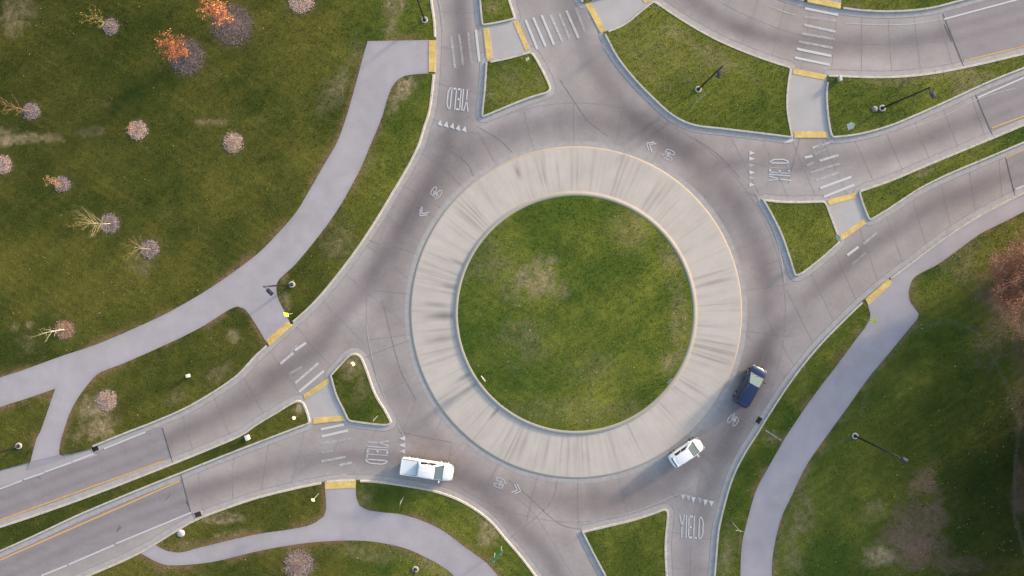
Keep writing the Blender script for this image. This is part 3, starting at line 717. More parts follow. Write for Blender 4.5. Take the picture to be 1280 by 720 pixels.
# faint light edge stripes beside the kerbs
mb = MB()
for pts in ([(943,238),(955,262),(966,285),(975,315),(981,352)], [(752,55),(775,88),(800,115),(822,137),(845,152)], [(458,404),(460,420),(466,450)], [(470,470),(485,505),(505,545)], [(1270,110),(1222,124),(1180,145),(1130,163)], [(963,8),(978,14),(994,19)], [(1057,29),(1100,31),(1140,30),(1178,24)], [(728,655),(760,648),(800,637),(848,617)], [(549,0),(553,25),(555,40)], [(1245,252),(1190,282)]):
    s = smooth_line(pts, 4)
    for a, b in zip(s[:-1], s[1:]): ln(mb, a, b, 1.1, .52)
mark(mb, 'lane_line', 'worn pale edge stripes beside the kerbs')
CW = {
 'north entry': [((563.7,45),(568.7,85),.50),((573.7,42.5),(578.7,81),.46),((585,41),(589.5,79.5),.46),((594.8,37.5),(599.3,77),.95)],
 'north exit': [((657,25),(671.7,61.5),.85),((666.5,22),(682,58),.9),((677,19),(692.5,56),.84),((688,19),(703,52),.58),((699,17),(712,49),.5),((708,13.5),(723,47.5),.62),((719.6,10),(731,39.6),.46),((731,9),(737,24),.42)],
 'bypass': [((1006,10.4),(1047.8,18.7),.95),((1005,21),(1046,26),.46),((1004.7,31),(1044,39.6),.6),((1002,41.7),(1043,49),.5),((998.5,52),(1041,60),.52),((995.7,61),(1039,70),.88),((993.6,72),(1037,81),.95)],
 'east entry': [((1005.5,197),(1015.5,195),.8),((1024.4,201),(1047.8,194),.66),((1013,216),(1049,204.5),.48),((1020,225.5),(1048,215.7),.54),((1025,235.3),(1064,221),.9),((1030,246),(1067.5,231),.95),((1015,185),(1042,176),.55),((980,178),(991,175),.7),((1008,207),(1017,203),.48),((1018,193),(1040,183),.46)],
 'east exit': [((1059,319),(1073,308.5),.85),((1079,305),(1096,290.5),.52),((1064,331),(1082,316),.42)],
 'west entry': [((350.4,454.7),(367,441),.68),((368.5,438),(382.5,428.5),.82),((361,468),(377,458.6),.48),((369,479),(398,453.8),.62),((373.8,489.8),(405,463.5),.95),((362,441),(372,431),.46)],
 'south exit': [((401,536.7),(430.5,530.5),.82),((402,545.5),(435,538),.88),((401,555),(438,548),.5),((401.7,576.7),(431.7,571),.54),((424,581.7),(440,578),.58),((408,597),(433,593),.55),((402,566),(416,563),.45)],
}
for k, ss in CW.items():
    mb = MB()
    for a, b, w in ss: ln(mb, a, b, 3.0, w)
    mark(mb, 'crosswalk_marking', 'worn white zebra stripes across the ' + k)

# letters as strokes on a 0..1 x 0..1 box
LET = {'Y': [((0,1),(.5,.5)), ((1,1),(.5,.5)), ((.5,.5),(.5,0))], 'I': [((.5,1),(.5,0))],
       'E': [((.1,0),(.1,1)), ((.1,.96),(1,.96)), ((.1,.5),(.85,.5)), ((.1,.04),(1,.04))], 'L': [((.1,1),(.1,0)), ((.1,.04),(1,.04))],
       'D': [((.1,0),(.1,1)), ((.1,.97),(.6,.95)), ((.6,.95),(.95,.75)), ((.95,.75),(.95,.25)), ((.95,.25),(.6,.05)), ((.6,.05),(.1,.03))]}
def yield_text(bl, br, tl, tr, wears, label):
    mb = MB(); bl, br, tl, tr = (Vector(p) for p in (bl, br, tl, tr))
    widths = {'Y': 1.0, 'I': .35, 'E': .85, 'L': .8, 'D': .95}; gap = .24
    tot = sum(widths[c] for c in 'YIELD') + gap * 4; x = 0
    U = ((br - bl).length) / tot
    for ch, wr in zip('YIELD', wears):
        for (p, q) in LET[ch]:
            def mp(p):
                s = (x + p[0] * widths[ch]) / tot; t = p[1]
                return bl * (1-s) * (1-t) + br * s * (1-t) + tr * s * t + tl * (1-s) * t
            a, b = mp(p), mp(q)
            horiz = abs(p[1] - q[1]) < .12
            ln(mb, tuple(a), tuple(b), 2.6 if horiz else 1.45, wr)
        x += widths[ch] + gap
    mark(mb, 'yield_lettering', label)
yield_text((587,112), (560.5,109), (585,139.5), (557.8,136), (.72,.8,.82,.78,.8), 'white YIELD lettering painted on the northern entry')
yield_text((849,671.7), (878.5,674), (849.6,643), (879.5,646), (.72,.72,.76,.7,.76), 'white YIELD lettering painted on the bottom entry')
yield_text((460.5,549.5), (456.5,579), (486,551), (484,581), (.62,.64,.62,.56,.7), 'white YIELD lettering painted on the western entry')
yield_text((989.5,228.5), (985,199), (960.5,225.5), (962.5,199), (.8,.78,.66,.46,.72), 'white YIELD lettering painted on the eastern entry')

def tris(ts, label):
    mb = MB()
    for t, w in ts: quad(mb, t, w)
    mark(mb, 'yield_line', label)
z9 = lambda ox, oy, pts: [(ox + x / 9, oy + y / 9) for x, y in pts]
tris([(z9(540, 90, t), .85) for t in ([(95,535),(62,590),(118,612)], [(170,550),(128,605),(185,630)], [(240,570),(200,620),(252,645)], [(305,590),(265,640),(318,667)], [(378,605),(335,655),(388,680)])], 'row of white yield triangles on the northern entry')
tris([(z9(920, 180, [(150,y-24),(215,y+2),(150,y+24)]), w) for y, w in ((100,.8), (165,.8), (240,.52), (320,.85), (382,.52), (458,.78))], 'row of white yield triangles on the eastern entry')
tris([(z9(390, 525, [(1048,y-26),(980,y+2),(1048,y+28)]), w) for y, w in ((205,.78), (282,.72), (350,.6), (425,.5))], 'row of white yield triangles behind the pickup')
tris([(z9(830, 605, t), w) for t, w in (([(185,112),(245,120),(208,180)], .62), ([(250,125),(300,132),(272,190)], .6), ([(305,142),(358,150),(325,215)], .8), ([(375,150),(430,162),(400,220)], .55), ([(440,170),(497,180),(458,243)], .85), ([(503,185),(563,195),(530,252)], .8))], 'row of white yield triangles on the bottom entry')

def bike(cx, cy, ang, label, wear=.82):
    """lane bicycle symbol: two stretched wheels side by side, frame, bars; ang = travel direction on the sheet"""
    mb = MB(); f = Vector((math.cos(ang), math.sin(ang))); l = Vector((f.y, -f.x)); c = Vector((cx, cy))
    def P(u, v): return tuple(c + l * u + f * v)
    for uc in (-3.6, 3.6):
        pts = [(uc * 1.05 + 2.4 * math.cos(t), -1.5 + 5.8 * math.sin(t)) for t in np.linspace(0, 2 * math.pi, 19)]
        for a, b in zip(pts[:-1], pts[1:]): ln(mb, P(*a), P(*b), .8, wear)
    for a, b in (((-3.6,-1.5),(-1.2,3.2)), ((-1.2,3.2),(2.2,3.6)), ((2.2,3.6),(0,-2)), ((0,-2),(-3.6,-1.5)), ((-1.2,3.2),(0,-2)), ((3.6,-1.5),(1.8,5.6)), ((1.8,5.6),(4.0,6.6)), ((-2.4,4.6),(-.4,4.6)), ((-1.3,3.2),(-1.4,4.6))):
        ln(mb, P(*a), P(*b), .75, wear)
    mark(mb, 'bicycle_marking', label)
def chevron(pairs, label):
    mb = MB()
    for (a, b, c) in pairs: ln(mb, a, b, 1.1, .85); ln(mb, b, c, 1.1, .85)
    mark(mb, 'chevron_marking', label)
s14 = lambda ox, oy, k, pts: [(ox + x / k, oy + y / k) for x, y in pts]
bike(544.5, 242, math.atan2(22, -14), 'white bicycle symbol on the left side of the lane')
chevron([s14(510,225,14.4,[(220,515),(215,645),(345,625)]), s14(510,225,14.4,[(250,480),(250,610),(375,580)])], 'white double chevron on the left side of the lane')
bike(835, 193, math.atan2(-10, -21), 'white bicycle symbol at the top right of the lane')
chevron([s14(795,165,14.4,[(330,180),(190,205),(230,330)]), s14(795,165,14.4,[(365,210),(240,225),(285,355)])], 'white double chevron at the top right of the lane')
bike(625.5, 604, math.atan2(7, 18), 'white bicycle symbol at the bottom of the lane', .72)
chevron([s14(600,585,18,[(775,365),(845,490),(705,550)]), s14(600,585,18,[(835,360),(915,520),(775,575)])], 'white double chevron at the bottom of the lane')
bike(917, 524, math.atan2(-20, 12), 'white bicycle symbol behind the blue car', .7)

# ------------------------------------------------------------------ grass blades and fallen leaves (stuff)
def lawn_mask(X, Y):
    m = np.zeros(X.shape, bool)
    for o in OUT.values(): m |= inside(o, X, Y)
    for P in (P1, P2, P3): m &= ~inside(P, X, Y)
    rc = np.hypot(X - CX + 1, Y - CY - 1)
    cen = rc < RI - 3
    return m | cen, cen
def lawn_z(X, Y, cen):
    z = np.full(X.shape, ZL); q = np.clip(1 - (np.hypot(X - CX + 1, Y - CY - 1) / RI) ** 2, 0, 1)
    return np.where(cen, .22 + .45 * q, z)
def grass():
    n = 300000
    X = rng.uniform(-20, 1300, n); Y = rng.uniform(-15, 735, n)
    m, cen = lawn_mask(X, Y); X, Y, cen = X[m], Y[m], cen[m]
    ok = np.ones(len(X), bool)
    for (x, y, r, k) in MULCH: ok &= np.hypot(X - x, Y - y) > r * (.9 if k else .72)
    dkk = dist(kdp, X, Y); ok &= dkk > .9
    X, Y, cen = X[ok], Y[ok], cen[ok]; n = len(X)
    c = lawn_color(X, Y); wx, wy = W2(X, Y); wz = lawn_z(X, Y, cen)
    a = rng.uniform(0, 2 * np.pi, n); h = rng.uniform(.03, .085, n); w = rng.uniform(.03, .06, n); la = rng.uniform(0, 2 * np.pi, n); lean = rng.uniform(.02, .10, n)
    dx, dy = np.cos(a) * w, np.sin(a) * w
    v = np.empty((n, 3, 3), np.float32)
    v[:, 0] = np.stack([wx - dx, wy - dy, wz], 1); v[:, 1] = np.stack([wx + dx, wy + dy, wz], 1)
    v[:, 2] = np.stack([wx + np.cos(la) * lean, wy + np.sin(la) * lean, wz + h], 1)
    g = rng.normal(1.0, .15, n).clip(.5, 1.7); c = c * g[:, None]
    dry = rng.random(n) < .035; c[dry] = c[dry] * .6 + np.array([.22, .18, .08]) * .4
    cols = np.repeat(c, 3, 0)
    o = np_mesh('grass', v.reshape(-1, 3), np.arange(3 * n).reshape(-1, 3), cols, M_BLADE)
    tag(o, 'short green and straw coloured grass blades covering the lawns', 'grass', kind='stuff')
grass()
def leaves():
    n = 5200
    X = rng.uniform(0, 1280, n); Y = rng.uniform(0, 720, n)
    m, cen = lawn_mask(X, Y)
    dens = .18 + .5 * np.exp(-((X - 1000) / 70) ** 2 - ((Y - 640) / 90) ** 2) + .35 * sstep(560, 700, X) * (Y > 250) + .25 * ((X > 760) & (X < 1250) & (Y < 200))
    m &= rng.random(n) < dens
    X, Y, cen = X[m], Y[m], cen[m]; n = len(X)
    wx, wy = W2(X, Y); wz = lawn_z(X, Y, cen) + .07
    pal = np.array([[.42,.38,.20],[.40,.30,.10],[.55,.52,.42],[.30,.17,.06],[.36,.36,.12]])
    mb_v = np.empty((n, 4, 3), np.float32); s = rng.uniform(.025, .06, n); a = rng.uniform(0, 6.28, n)
    for k in range(4):
        t = a + k * np.pi / 2; rr = s * (1.35 if k % 2 == 0 else .8)
        mb_v[:, k] = np.stack([wx + np.cos(t) * rr, wy + np.sin(t) * rr, wz + rng.uniform(-.02, .02, n)], 1)
    c = pal[rng.integers(0, 5, n)]
    o = np_mesh('fallen_leaves', mb_v.reshape(-1, 3), np.arange(4 * n).reshape(-1, 4), np.repeat(c, 4, 0), M_LEAF)
    tag(o, 'scattered pale fallen leaves on the lawns', 'leaves', kind='stuff')
leaves()

# mulch beds
MC = [(.215,.160,.150), (.33,.250,.230), (.50,.35,.275), (.40,.245,.165)]
for (x, y, r, k) in MULCH:
    nr, na = 7, 40; vs, cs = [], []
    ph = random.uniform(0, 9)
    c0 = W(x, y); rad = r * MPP; core = .55 if k == 0 else .80
    for i in range(nr + 1):
        for j in range(na):
            a = 2 * math.pi * j / na
            e = 1 + (.10 * math.sin(3 * a + ph) + .06 * math.sin(7 * a + ph * 2) + .05 * random.uniform(-1, 1)) * (i / nr)
            q = rad * core * e * i / nr
            z = ZL + .01 + .09 * (1 - (i / nr) ** 2) + random.uniform(-.012, .012)
            if i == nr: z = ZL - .01
            vs.append((c0.x + q * math.cos(a), c0.y + q * math.sin(a), z))
            f = random.uniform(.75, 1.2) * (.62 + .45 * (i / nr)) if k else random.uniform(.75, 1.2)
            cs.append(tuple(v * f for v in MC[k]))
    fs = []
    for i in range(nr):
        for j in range(na):
            fs.append((i * na + j, (i + 1) * na + j, (i + 1) * na + (j + 1) % na, i * na + (j + 1) % na))
    m = MB(); m.v = vs; m.c = cs; m.f = fs; m.sm = [False] * len(fs)
    # loose chips over the edge
    for q in range(int(r * r * (4.5 if k == 0 else 6))):
        a = random.uniform(0, 6.283); rr = rad * ((random.random() ** .5) * .95 + abs(random.gauss(0, .12)))
        p = Vector((c0.x + rr * math.cos(a), c0.y + rr * math.sin(a), ZL + .06 + .06 * max(0, 1 - (rr / rad) ** 2)))
        t = random.uniform(0, 6.28); s = random.uniform(.03, .07)
        d = Vector((math.cos(t) * s, math.sin(t) * s, random.uniform(-.02, .02))); nn = Vector((-d.y, d.x, 0)) * .45
        f = random.uniform(.5, 1.7)
        m.add([p - d - nn, p + d - nn, p + d + nn, p - d + nn], [(0, 1, 2, 3)], tuple(min(.8, v * f) for v in MC[k]))
    tag(m.build('mulch_bed', M_MULCH), 'round mulch bed on the lawn', kind='structure')

# ------------------------------------------------------------------ trees
def make_tree(name, label, px, py, h, cr, cb, seed, bark, leafcols=None, nleaf=0, leafsize=.1, limbs=9, r0=.07, group=None, cat='tree', upright=.8, twigcol=None, twigs=5, leaf_top=0.0, stems=1):
    rd = random.Random(seed); b = W(px, py, ZL)
    root = empty(name, b); tag(root, label, cat, group)
    tr, cr_ = MB(), MB(); ends = []; twigcol = twigcol or bark
    def vary(c, s=.18):
        f = rd.uniform(1 - s, 1 + s); return tuple(min(.9, v * f) for v in c)
    for sti in range(stems):
        lean = Vector((rd.uniform(-.04, .04), rd.uniform(-.04, .04), 1))
        off = Vector((0, 0, 0))
        if stems > 1:
            a = 6.283 * sti / stems + rd.uniform(-.3, .3); lean = Vector((.35 * math.cos(a), .35 * math.sin(a), 1)); off = Vector((.12 * math.cos(a), .12 * math.sin(a), 0))
        pts = [off]; n = 7
        for i in range(n):
            d = (lean + Vector((rd.uniform(-.09, .09), rd.uniform(-.09, .09), 0))).normalized()
            pts.append(pts[-1] + d * (h * .93 / n))
        rad = lambda t: r0 * (1 - .88 * t)
        for i in range(n): tr.tube(pts[i], pts[i + 1], rad(i / n), rad((i + 1) / n), 7, vary(bark, .1))
        for li in range(limbs):
            t = (cb / h) + (1 - cb / h) * (li + rd.random()) / limbs * .92
            i = min(n - 1, int(t * n)); p = pts[i].lerp(pts[i + 1], t * n - i)
            a = li * 2.4 + rd.uniform(-.5, .5)
            q = (t - cb / h) / max(.01, 1 - cb / h)
            reach = cr * (math.sin(math.pi * (.22 + .70 * q)) ** .8) * rd.uniform(.8, 1.1)
            d = Vector((math.cos(a), math.sin(a), upright * rd.uniform(.7, 1.3)))
            L = reach; seg = 4; pp = p; rr = rad(t) * .55; dirv = d.normalized() * (L / seg) * (d.length / 1.0)
            for s in range(seg):
                np_ = pp + dirv + Vector((rd.uniform(-1, 1), rd.uniform(-1, 1), rd.uniform(-.3, .8))) * L * .05
                if np_.z > h * 1.03: np_.z = h * 1.03
                tr.tube(pp, np_, rr * (1 - .2 * s), rr * (1 - .2 * (s + 1)), 5, vary(bark, .1), caps=False)
                for tw in range(twigs):
                    o = pp.lerp(np_, rd.random()); aa = a + rd.uniform(-1.2, 1.2)
                    tl = L * rd.uniform(.18, .42)
                    e = o + Vector((math.cos(aa), math.sin(aa), rd.uniform(.0, 1.3) * upright)).normalized() * tl
                    if e.z > h * 1.05: e.z = h * 1.05
                    w = max(.005, rr * .22); cr_.tube(o, e, w, w * .4, 3, vary(twigcol), caps=False)
                    m2 = o.lerp(e, .5); e2 = m2 + Vector((rd.uniform(-1, 1), rd.uniform(-1, 1), rd.uniform(0, 1))) * tl * .45
                    cr_.tube(m2, e2, w * .7, w * .3, 3, vary(twigcol), caps=False)
                    ends += [e, e2, m2]
                pp = np_
            ends.append(pp)
    if nleaf:
        E = [e for e in ends if e.z >= leaf_top * h] or ends
        for i in range(nleaf):
            e = rd.choice(E); p = e + Vector((rd.gauss(0, 1), rd.gauss(0, 1), rd.gauss(0, .8))) * leafsize * 1.5
            p.z = max(.15, p.z)
            nrm = Vector((rd.gauss(0, 1), rd.gauss(0, 1), rd.gauss(.5, 1))).normalized(); u = nrm.orthogonal().normalized(); v = nrm.cross(u)
            s = leafsize * rd.uniform(.5, 1.2); c = vary(rd.choice(leafcols), .3)
            cr_.add([p - u * s, p - v * s * .6, p + u * s, p + v * s * .6], [(0, 1, 2, 3)], c)
    tr.build('trunk', M_BARK, root)
    cr_.build('crown', M_LEAF, root)
    return root
OR = [(.62,.36,.20),(.62,.22,.06),(.52,.14,.06),(.66,.31,.10),(.40,.10,.06),(.50,.16,.11)]
GB = (.30,.25,.21); PALE = (.55,.47,.33); TAN = (.42,.33,.18)
G_T = 'young trees on the left lawn'
make_tree('young_tree', 'orange leaved young tree over a grey mulch circle at the top edge', 289, 29, 5.6, 1.25, 1.0, 1, GB, OR, 1500, .10, 14, .06, None, upright=1.1)
make_tree('young_tree', 'red orange leaved young tree over mulch, second from the top edge', 234, 71, 4.9, 1.3, .8, 2, GB, OR[1:], 1400, .10, 14, .06, None, upright=1.0)
make_tree('young_tree', 'thin yellowish young tree left of the two orange ones', 139.5, 34, 4.0, 1.1, .8, 3, TAN, [(.40,.30,.08),(.34,.26,.08)], 240, .06, 12, .035, None, upright=1.0, twigcol=(.36,.27,.10))
make_tree('young_tree', 'bare brown young tree leaning toward the left edge', 40.5, 139.5, 4.6, 1.1, .7, 4, (.34,.22,.14), None, 0, .05, 12, .04, None, upright=1.1, twigcol=(.33,.20,.12))
make_tree('young_tree', 'small shrub like tree with an orange tip on pinkish mulch', 173, 163, 2.0, .45, .6, 5, GB, OR, 70, .06, 6, .03, None)
make_tree('young_tree', 'small rusty leaved tree left of its mulch circle', 78, 230.5, 2.3, .75, .5, 6, GB, [(.45,.22,.10),(.40,.25,.12)], 320, .07, 9, .03, None)
make_tree('young_tree', 'bare young tree with a pale trunk and wide round twig fan', 139, 279.5, 4.2, 1.7, 1.3, 7, PALE, None, 0, .05, 18, .055, None, upright=.75, twigcol=(.40,.32,.16), twigs=7)
make_tree('young_tree', 'bare thin young tree with brown twigs below the wide fan one', 189.5, 311.5, 3.6, 1.6, 1.0, 8, PALE, None, 0, .05, 12, .035, None, upright=.7, twigcol=(.34,.24,.14), twigs=4)
make_tree('young_tree', 'bare young tree with thick pale branches beside orange mulch', 81.5, 412, 4.0, 1.15, 1.2, 9, (.60,.54,.42), None, 0, .05, 7, .075, None, upright=1.4, twigcol=(.54,.48,.37), twigs=2)
make_tree('twiggy_shrub', 'purplish grey twiggy shrub at the bottom edge below the path', 375.5, 701, 1.5, 1.35, .15, 10, (.34,.26,.24), [(.30,.22,.22),(.24,.18,.19)], 380, .06, 12, .03, None, 'shrub', .8, (.33,.25,.24), 6, 0, 4)
make_tree('twiggy_shrub', 'low dry shrub in a pink ring below the orange trees', 292.5, 179, .7, .5, .1, 11, (.38,.28,.22), None, 0, .05, 7, .02, None, 'shrub', .7, None, 3, 0, 3)
make_tree('twiggy_shrub', 'low dry shrub in mulch between the path and the western road', 134.5, 500, .6, .55, .1, 12, (.30,.22,.22), None, 0, .05, 7, .02, None, 'shrub', .7, None, 3, 0, 3)
make_tree('red_tree', 'big russet tree with pale branches at the right edge', 1248, 346, 7.8, 4.9, .8, 13, (.40,.30,.24), [(.38,.11,.06),(.42,.16,.07),(.27,.09,.06),(.48,.22,.09),(.22,.09,.07)], 21000, .085, 30, .15, None, 'tree', .72, (.44,.26,.18), 12, 0, 4)
make_tree('twiggy_shrub', 'dark purple twiggy shrub cut by the right edge', 1292, 605, 2.2, 2.0, .2, 14, (.10,.08,.08), [(.07,.05,.06),(.09,.06,.07),(.06,.05,.04)], 2600, .09, 16, .05, None, 'shrub', .7, (.11,.09,.09), 6, 0, 5)
DK = [(.05,.07,.02),(.07,.08,.025),(.10,.08,.03)]
SPOTS = [(1335,300,8.5,3.6),(1342,405,9.0,3.8),(1350,500,9.5,4.2),(1352,600,9.0,4.0),(1420,350,10,4.5),(1430,470,10,4.6),(1420,560,9,4.0)]
for i, (x, y, h, r) in enumerate(SPOTS):
    make_tree('shade_tree', 'leafy tree beyond the right edge that shades the lawn', x, y, h, r, 1.2, 20 + i, (.16,.12,.09), DK, 6500, .2, 22, .2, 'shade trees beyond the right edge', upright=.6)

# ------------------------------------------------------------------ lamp posts
M_BLACK = flat_mat('black_metal', (.018,.018,.022), .45)
M_FOOT = flat_mat('footing_concrete', (.44,.42,.40), .9)
M_LENS = flat_mat('lamp_lens', (.55,.55,.55), .3)
M_HEAD = flat_mat('lamp_head_paint', (.035,.033,.06), .4)
def lamp(px, py, hx, hy, label):
    b = W(px, py, ZL); root = empty('street_lamp', b); tag(root, label, 'street lamp', 'black lamp posts beside the roads')
    m = MB(); m.tube((0,0,-.1), (0,0,.10), .38, .36, 24); m.build('footing', M_FOOT, root, bevel=.02)
    m = MB(); m.tube((0,0,.10), (0,0,.14), .22, .20, 16); m.tube((0,0,.13), (0,0,.8), .13, .11, 14); m.tube((0,0,.8), (0,0,8.7), .105, .085, 14); m.tube((0,0,8.7), (0,0,8.8), .09, .03, 12)
    m.build('pole', M_BLACK, root)
    d = Vector((hx, -hy, 0)).normalized(); e = d * .55 + Vector((0, 0, 8.62))
    m = MB(); m.tube((0,0,8.45), d * .3 + Vector((0,0,8.62)), .04, .035, 8); m.tube(d * .3 + Vector((0,0,8.62)), e, .035, .035, 8); m.build('arm', M_BLACK, root)
    a = math.atan2(d.y, d.x)
    c = d * .78 + Vector((0, 0, 8.62))
    m = MB(); m.box(c, (.80, .46, .14), a, None, .82); m.box(c + Vector((0,0,.08)), (.4, .16, .05), a, None, .7)
    hd = m.build('lamp_head', M_HEAD, root, bevel=.025)
    m = MB(); m.box(c + Vector((0,0,-.072)), (.5, .26, .02), a); m.build('lens', M_LENS, hd)
    return root
lamp(872.5, 112, -3, 8, 'black street lamp on the big kerbed lawn upper right of the circle')
lamp(1102, 135.5, 4, 7, 'black street lamp beside a round cover on the upper right lawn')
lamp(1068, 544.5, 6, 3, 'black street lamp on the shaded lawn at lower right')
lamp(365.3, 355.5, 5, 5, 'black street lamp above the western path and its fluorescent sign')
lamp(531, 25.5, 8, 2, 'black street lamp at the top edge left of the northern road')
lamp(24.5, 557, 5, 8, 'black street lamp at the left edge near the side path')
lamp(519.5, 711, 3, -8, 'black street lamp at the bottom edge below the curving path')

# ------------------------------------------------------------------ signs
M_POST = flat_mat('galvanised_post', (.50,.50,.48), .5, .4)
M_FLUO = flat_mat('fluorescent_yellow_green', (.60,.72,.02), .5, 0, .04)
M_SWHITE = flat_mat('sign_white', (.54,.51,.43), .5, 0, .05)
M_SCREAM = flat_mat('sign_pale_yellow', (.70,.63,.34), .5, 0, .05)
M_SBACK = flat_mat('sign_back_aluminium', (.55,.55,.54), .45, .5)
M_GREEN = flat_mat('sign_green', (.03,.33,.20), .5, 0, .05)
M_SBLACK = flat_mat('sign_black', (.02,.02,.02), .5)
M_SRED = flat_mat('sign_red', (.55,.03,.03), .5)
def plate_poly(shape, s):
    if shape == 'diamond': return [(0, -s), (s, 0), (0, s), (-s, 0)]
    if shape == 'yield': return [(-s, s * .6), (0, -s * 1.1), (s, s * .6)]
    if shape == 'round': return [(s * math.cos(t), s * math.sin(t)) for t in np.linspace(0, 2 * math.pi, 20, endpoint=False)]
    return [(-s, -s * .75), (s, -s * .75), (s, s * .75), (-s, s * .75)]
def sign(px, py, face_deg, shape, s, zc, mat, label, tiltb=0, extra=None, post_h=None, group=None, name='road_sign', cat='road sign', frame=None):
    b = W(px, py, ZL if math.hypot(px - CX, py - CY) > RI else .3); root = empty(name, b, R(face_deg)); tag(root, label, cat, group)
    ph = post_h or zc + s
    m = MB(); m.box((-.035, 0, ph / 2 - .1), (.05, .05, ph + .2)); m.build('post', M_POST, root)
    T = Matrix.Rotation(R(-tiltb), 3, 'Y')
    def plate(poly, x, mt, nm, par, th=.012, z0=zc):
        n = len(poly); vs = [T @ Vector((x, p[0], p[1])) + Vector((0, 0, z0)) for p in poly] + [T @ Vector((x + th, p[0], p[1])) + Vector((0, 0, z0)) for p in poly]
        mm = MB(); mm.add(vs, [tuple(range(n - 1, -1, -1)), tuple(range(n, 2 * n))] + [(i, (i + 1) % n, n + (i + 1) % n, n + i) for i in range(n)])
        return mm.build(nm, mt, par)
    p = plate(plate_poly(shape, s), 0, M_SBACK, 'sign_plate', root, .012)
    plate([(a * .97, b_ * .97) for a, b_ in plate_poly(shape, s)], .0145, frame or mat, 'sign_face', p, .004)
    if frame: plate([(a * .62, b_ * .62 + .02) for a, b_ in plate_poly(shape, s)], .021, mat, 'sign_symbol', p, .003)
    if extra:
        q = plate([(-s * .8, -s * .4), (s * .8, -s * .4), (s * .8, s * .4), (-s * .8, s * .4)], 0, M_SBACK, 'sign_plate', root, .012, zc - s * 1.5)
        plate([(-s * .76, -s * .37), (s * .76, -s * .37), (s * .76, s * .37), (-s * .76, s * .37)], .0145, mat, 'sign_face', q, .004, zc - s * 1.5)
    return root
sign(366.5, 391.5, 48, 'diamond', .40, 2.3, M_FLUO, 'fluorescent yellow crossing sign beside the western path', 26)
sign(1078.5, 399, 140, 'diamond', .36, 2.2, M_FLUO, 'fluorescent yellow crossing sign on the grass beside the eastern path', 24)
sign(399, 616, 60, 'diamond', .28, 2.3, M_SCREAM, 'pale cream crossing sign left of the southern tactile pad', 20)
sign(504.5, 620, 172, 'yield', .46, 2.2, M_SWHITE, 'white edged yield sign on the grass below the pickup', 12, None, None, None, frame=M_SRED)
sign(472, 519.5, 178, 'yield', .46, 2.2, M_SWHITE, 'white yield sign at the bottom corner of the western island', 12, None, None, None, frame=M_SRED)
sign(444.5, 453, 35, 'rect', .22, 1.1, M_SCREAM, 'small pale yellow sign at the upper tip of the western island', 50)
sign(371, 520, 30, 'round', .20, .9, M_SWHITE, 'small white round sign at the tip of the western median', 50)
sign(659, 78.5, -60, 'rect', .22, 1.3, M_SCREAM, 'small pale yellow sign at the top of the northern island', 50)
sign(614.5, 124.5, 95, 'yield', .42, 2.2, M_SBACK, 'grey yield sign in the lower left of the northern island', 5)
sign(604.5, 471, 38, 'rect', .40, .9, M_SBACK, 'pale one way sign on the left rim of the central lawn', 4)
sign(834, 474, 140, 'rect', .38, .9, M_SBACK, 'pale one way sign on the right rim of the central lawn', 6)
sign(1052.5, 162, 200, 'diamond', .42, 2.1, M_SBACK, 'grey sign at the lower left of the upper right lawn', 30, True)
sign(1040.5, 298, 200, 'rect', .34, 1.3, M_SBACK, 'small tan sign at the lower corner of the eastern island', 25)
sign(915, 653, -96, 'yield', .46, 2.3, M_SWHITE, 'white yield sign between the bottom entry and the shaded path', 8, frame=M_SRED)
sign(817.5, 18, 100, 'rect', .40, 2.0, M_SBACK, 'thin grey sign near the top tip of the lamp lawn', 15)
sign(948.5, 176.5, 5, 'yield', .42, 2.2, M_SBACK, 'grey yield sign edge on the lamp lawn kerb', 8) if False else None
def guide(px, py, deg, label):
    b = W(px, py, ZL); root = empty('guide_sign', b, R(deg)); tag(root, label, 'guide sign')
    for y in (-.55, .55):
        m = MB(); m.box((-.06, y, 1.1), (.06, .06, 2.6)); m.build('post', M_POST, root)
    m = MB(); m.box((0, 0, 1.95), (.03, 1.75, .85)); p = m.build('sign_plate', M_GREEN, root, bevel=.01)
    m = MB()
    for (y, z, sy, sz) in ((0, 2.345, 1.66, .025), (0, 1.555, 1.66, .025), (-.82, 1.95, .025, .77), (.82, 1.95, .025, .77)): m.box((.018, y, z), (.006, sy, sz))
    m.build('sign_border', M_SWHITE, p)
guide(868, 129.5, 312 - 180, 'green guide sign edge on beside the lamp on the big kerbed lawn')
guide(622, 686, 227 - 90, 'green guide sign edge on at the bottom verge near the path')

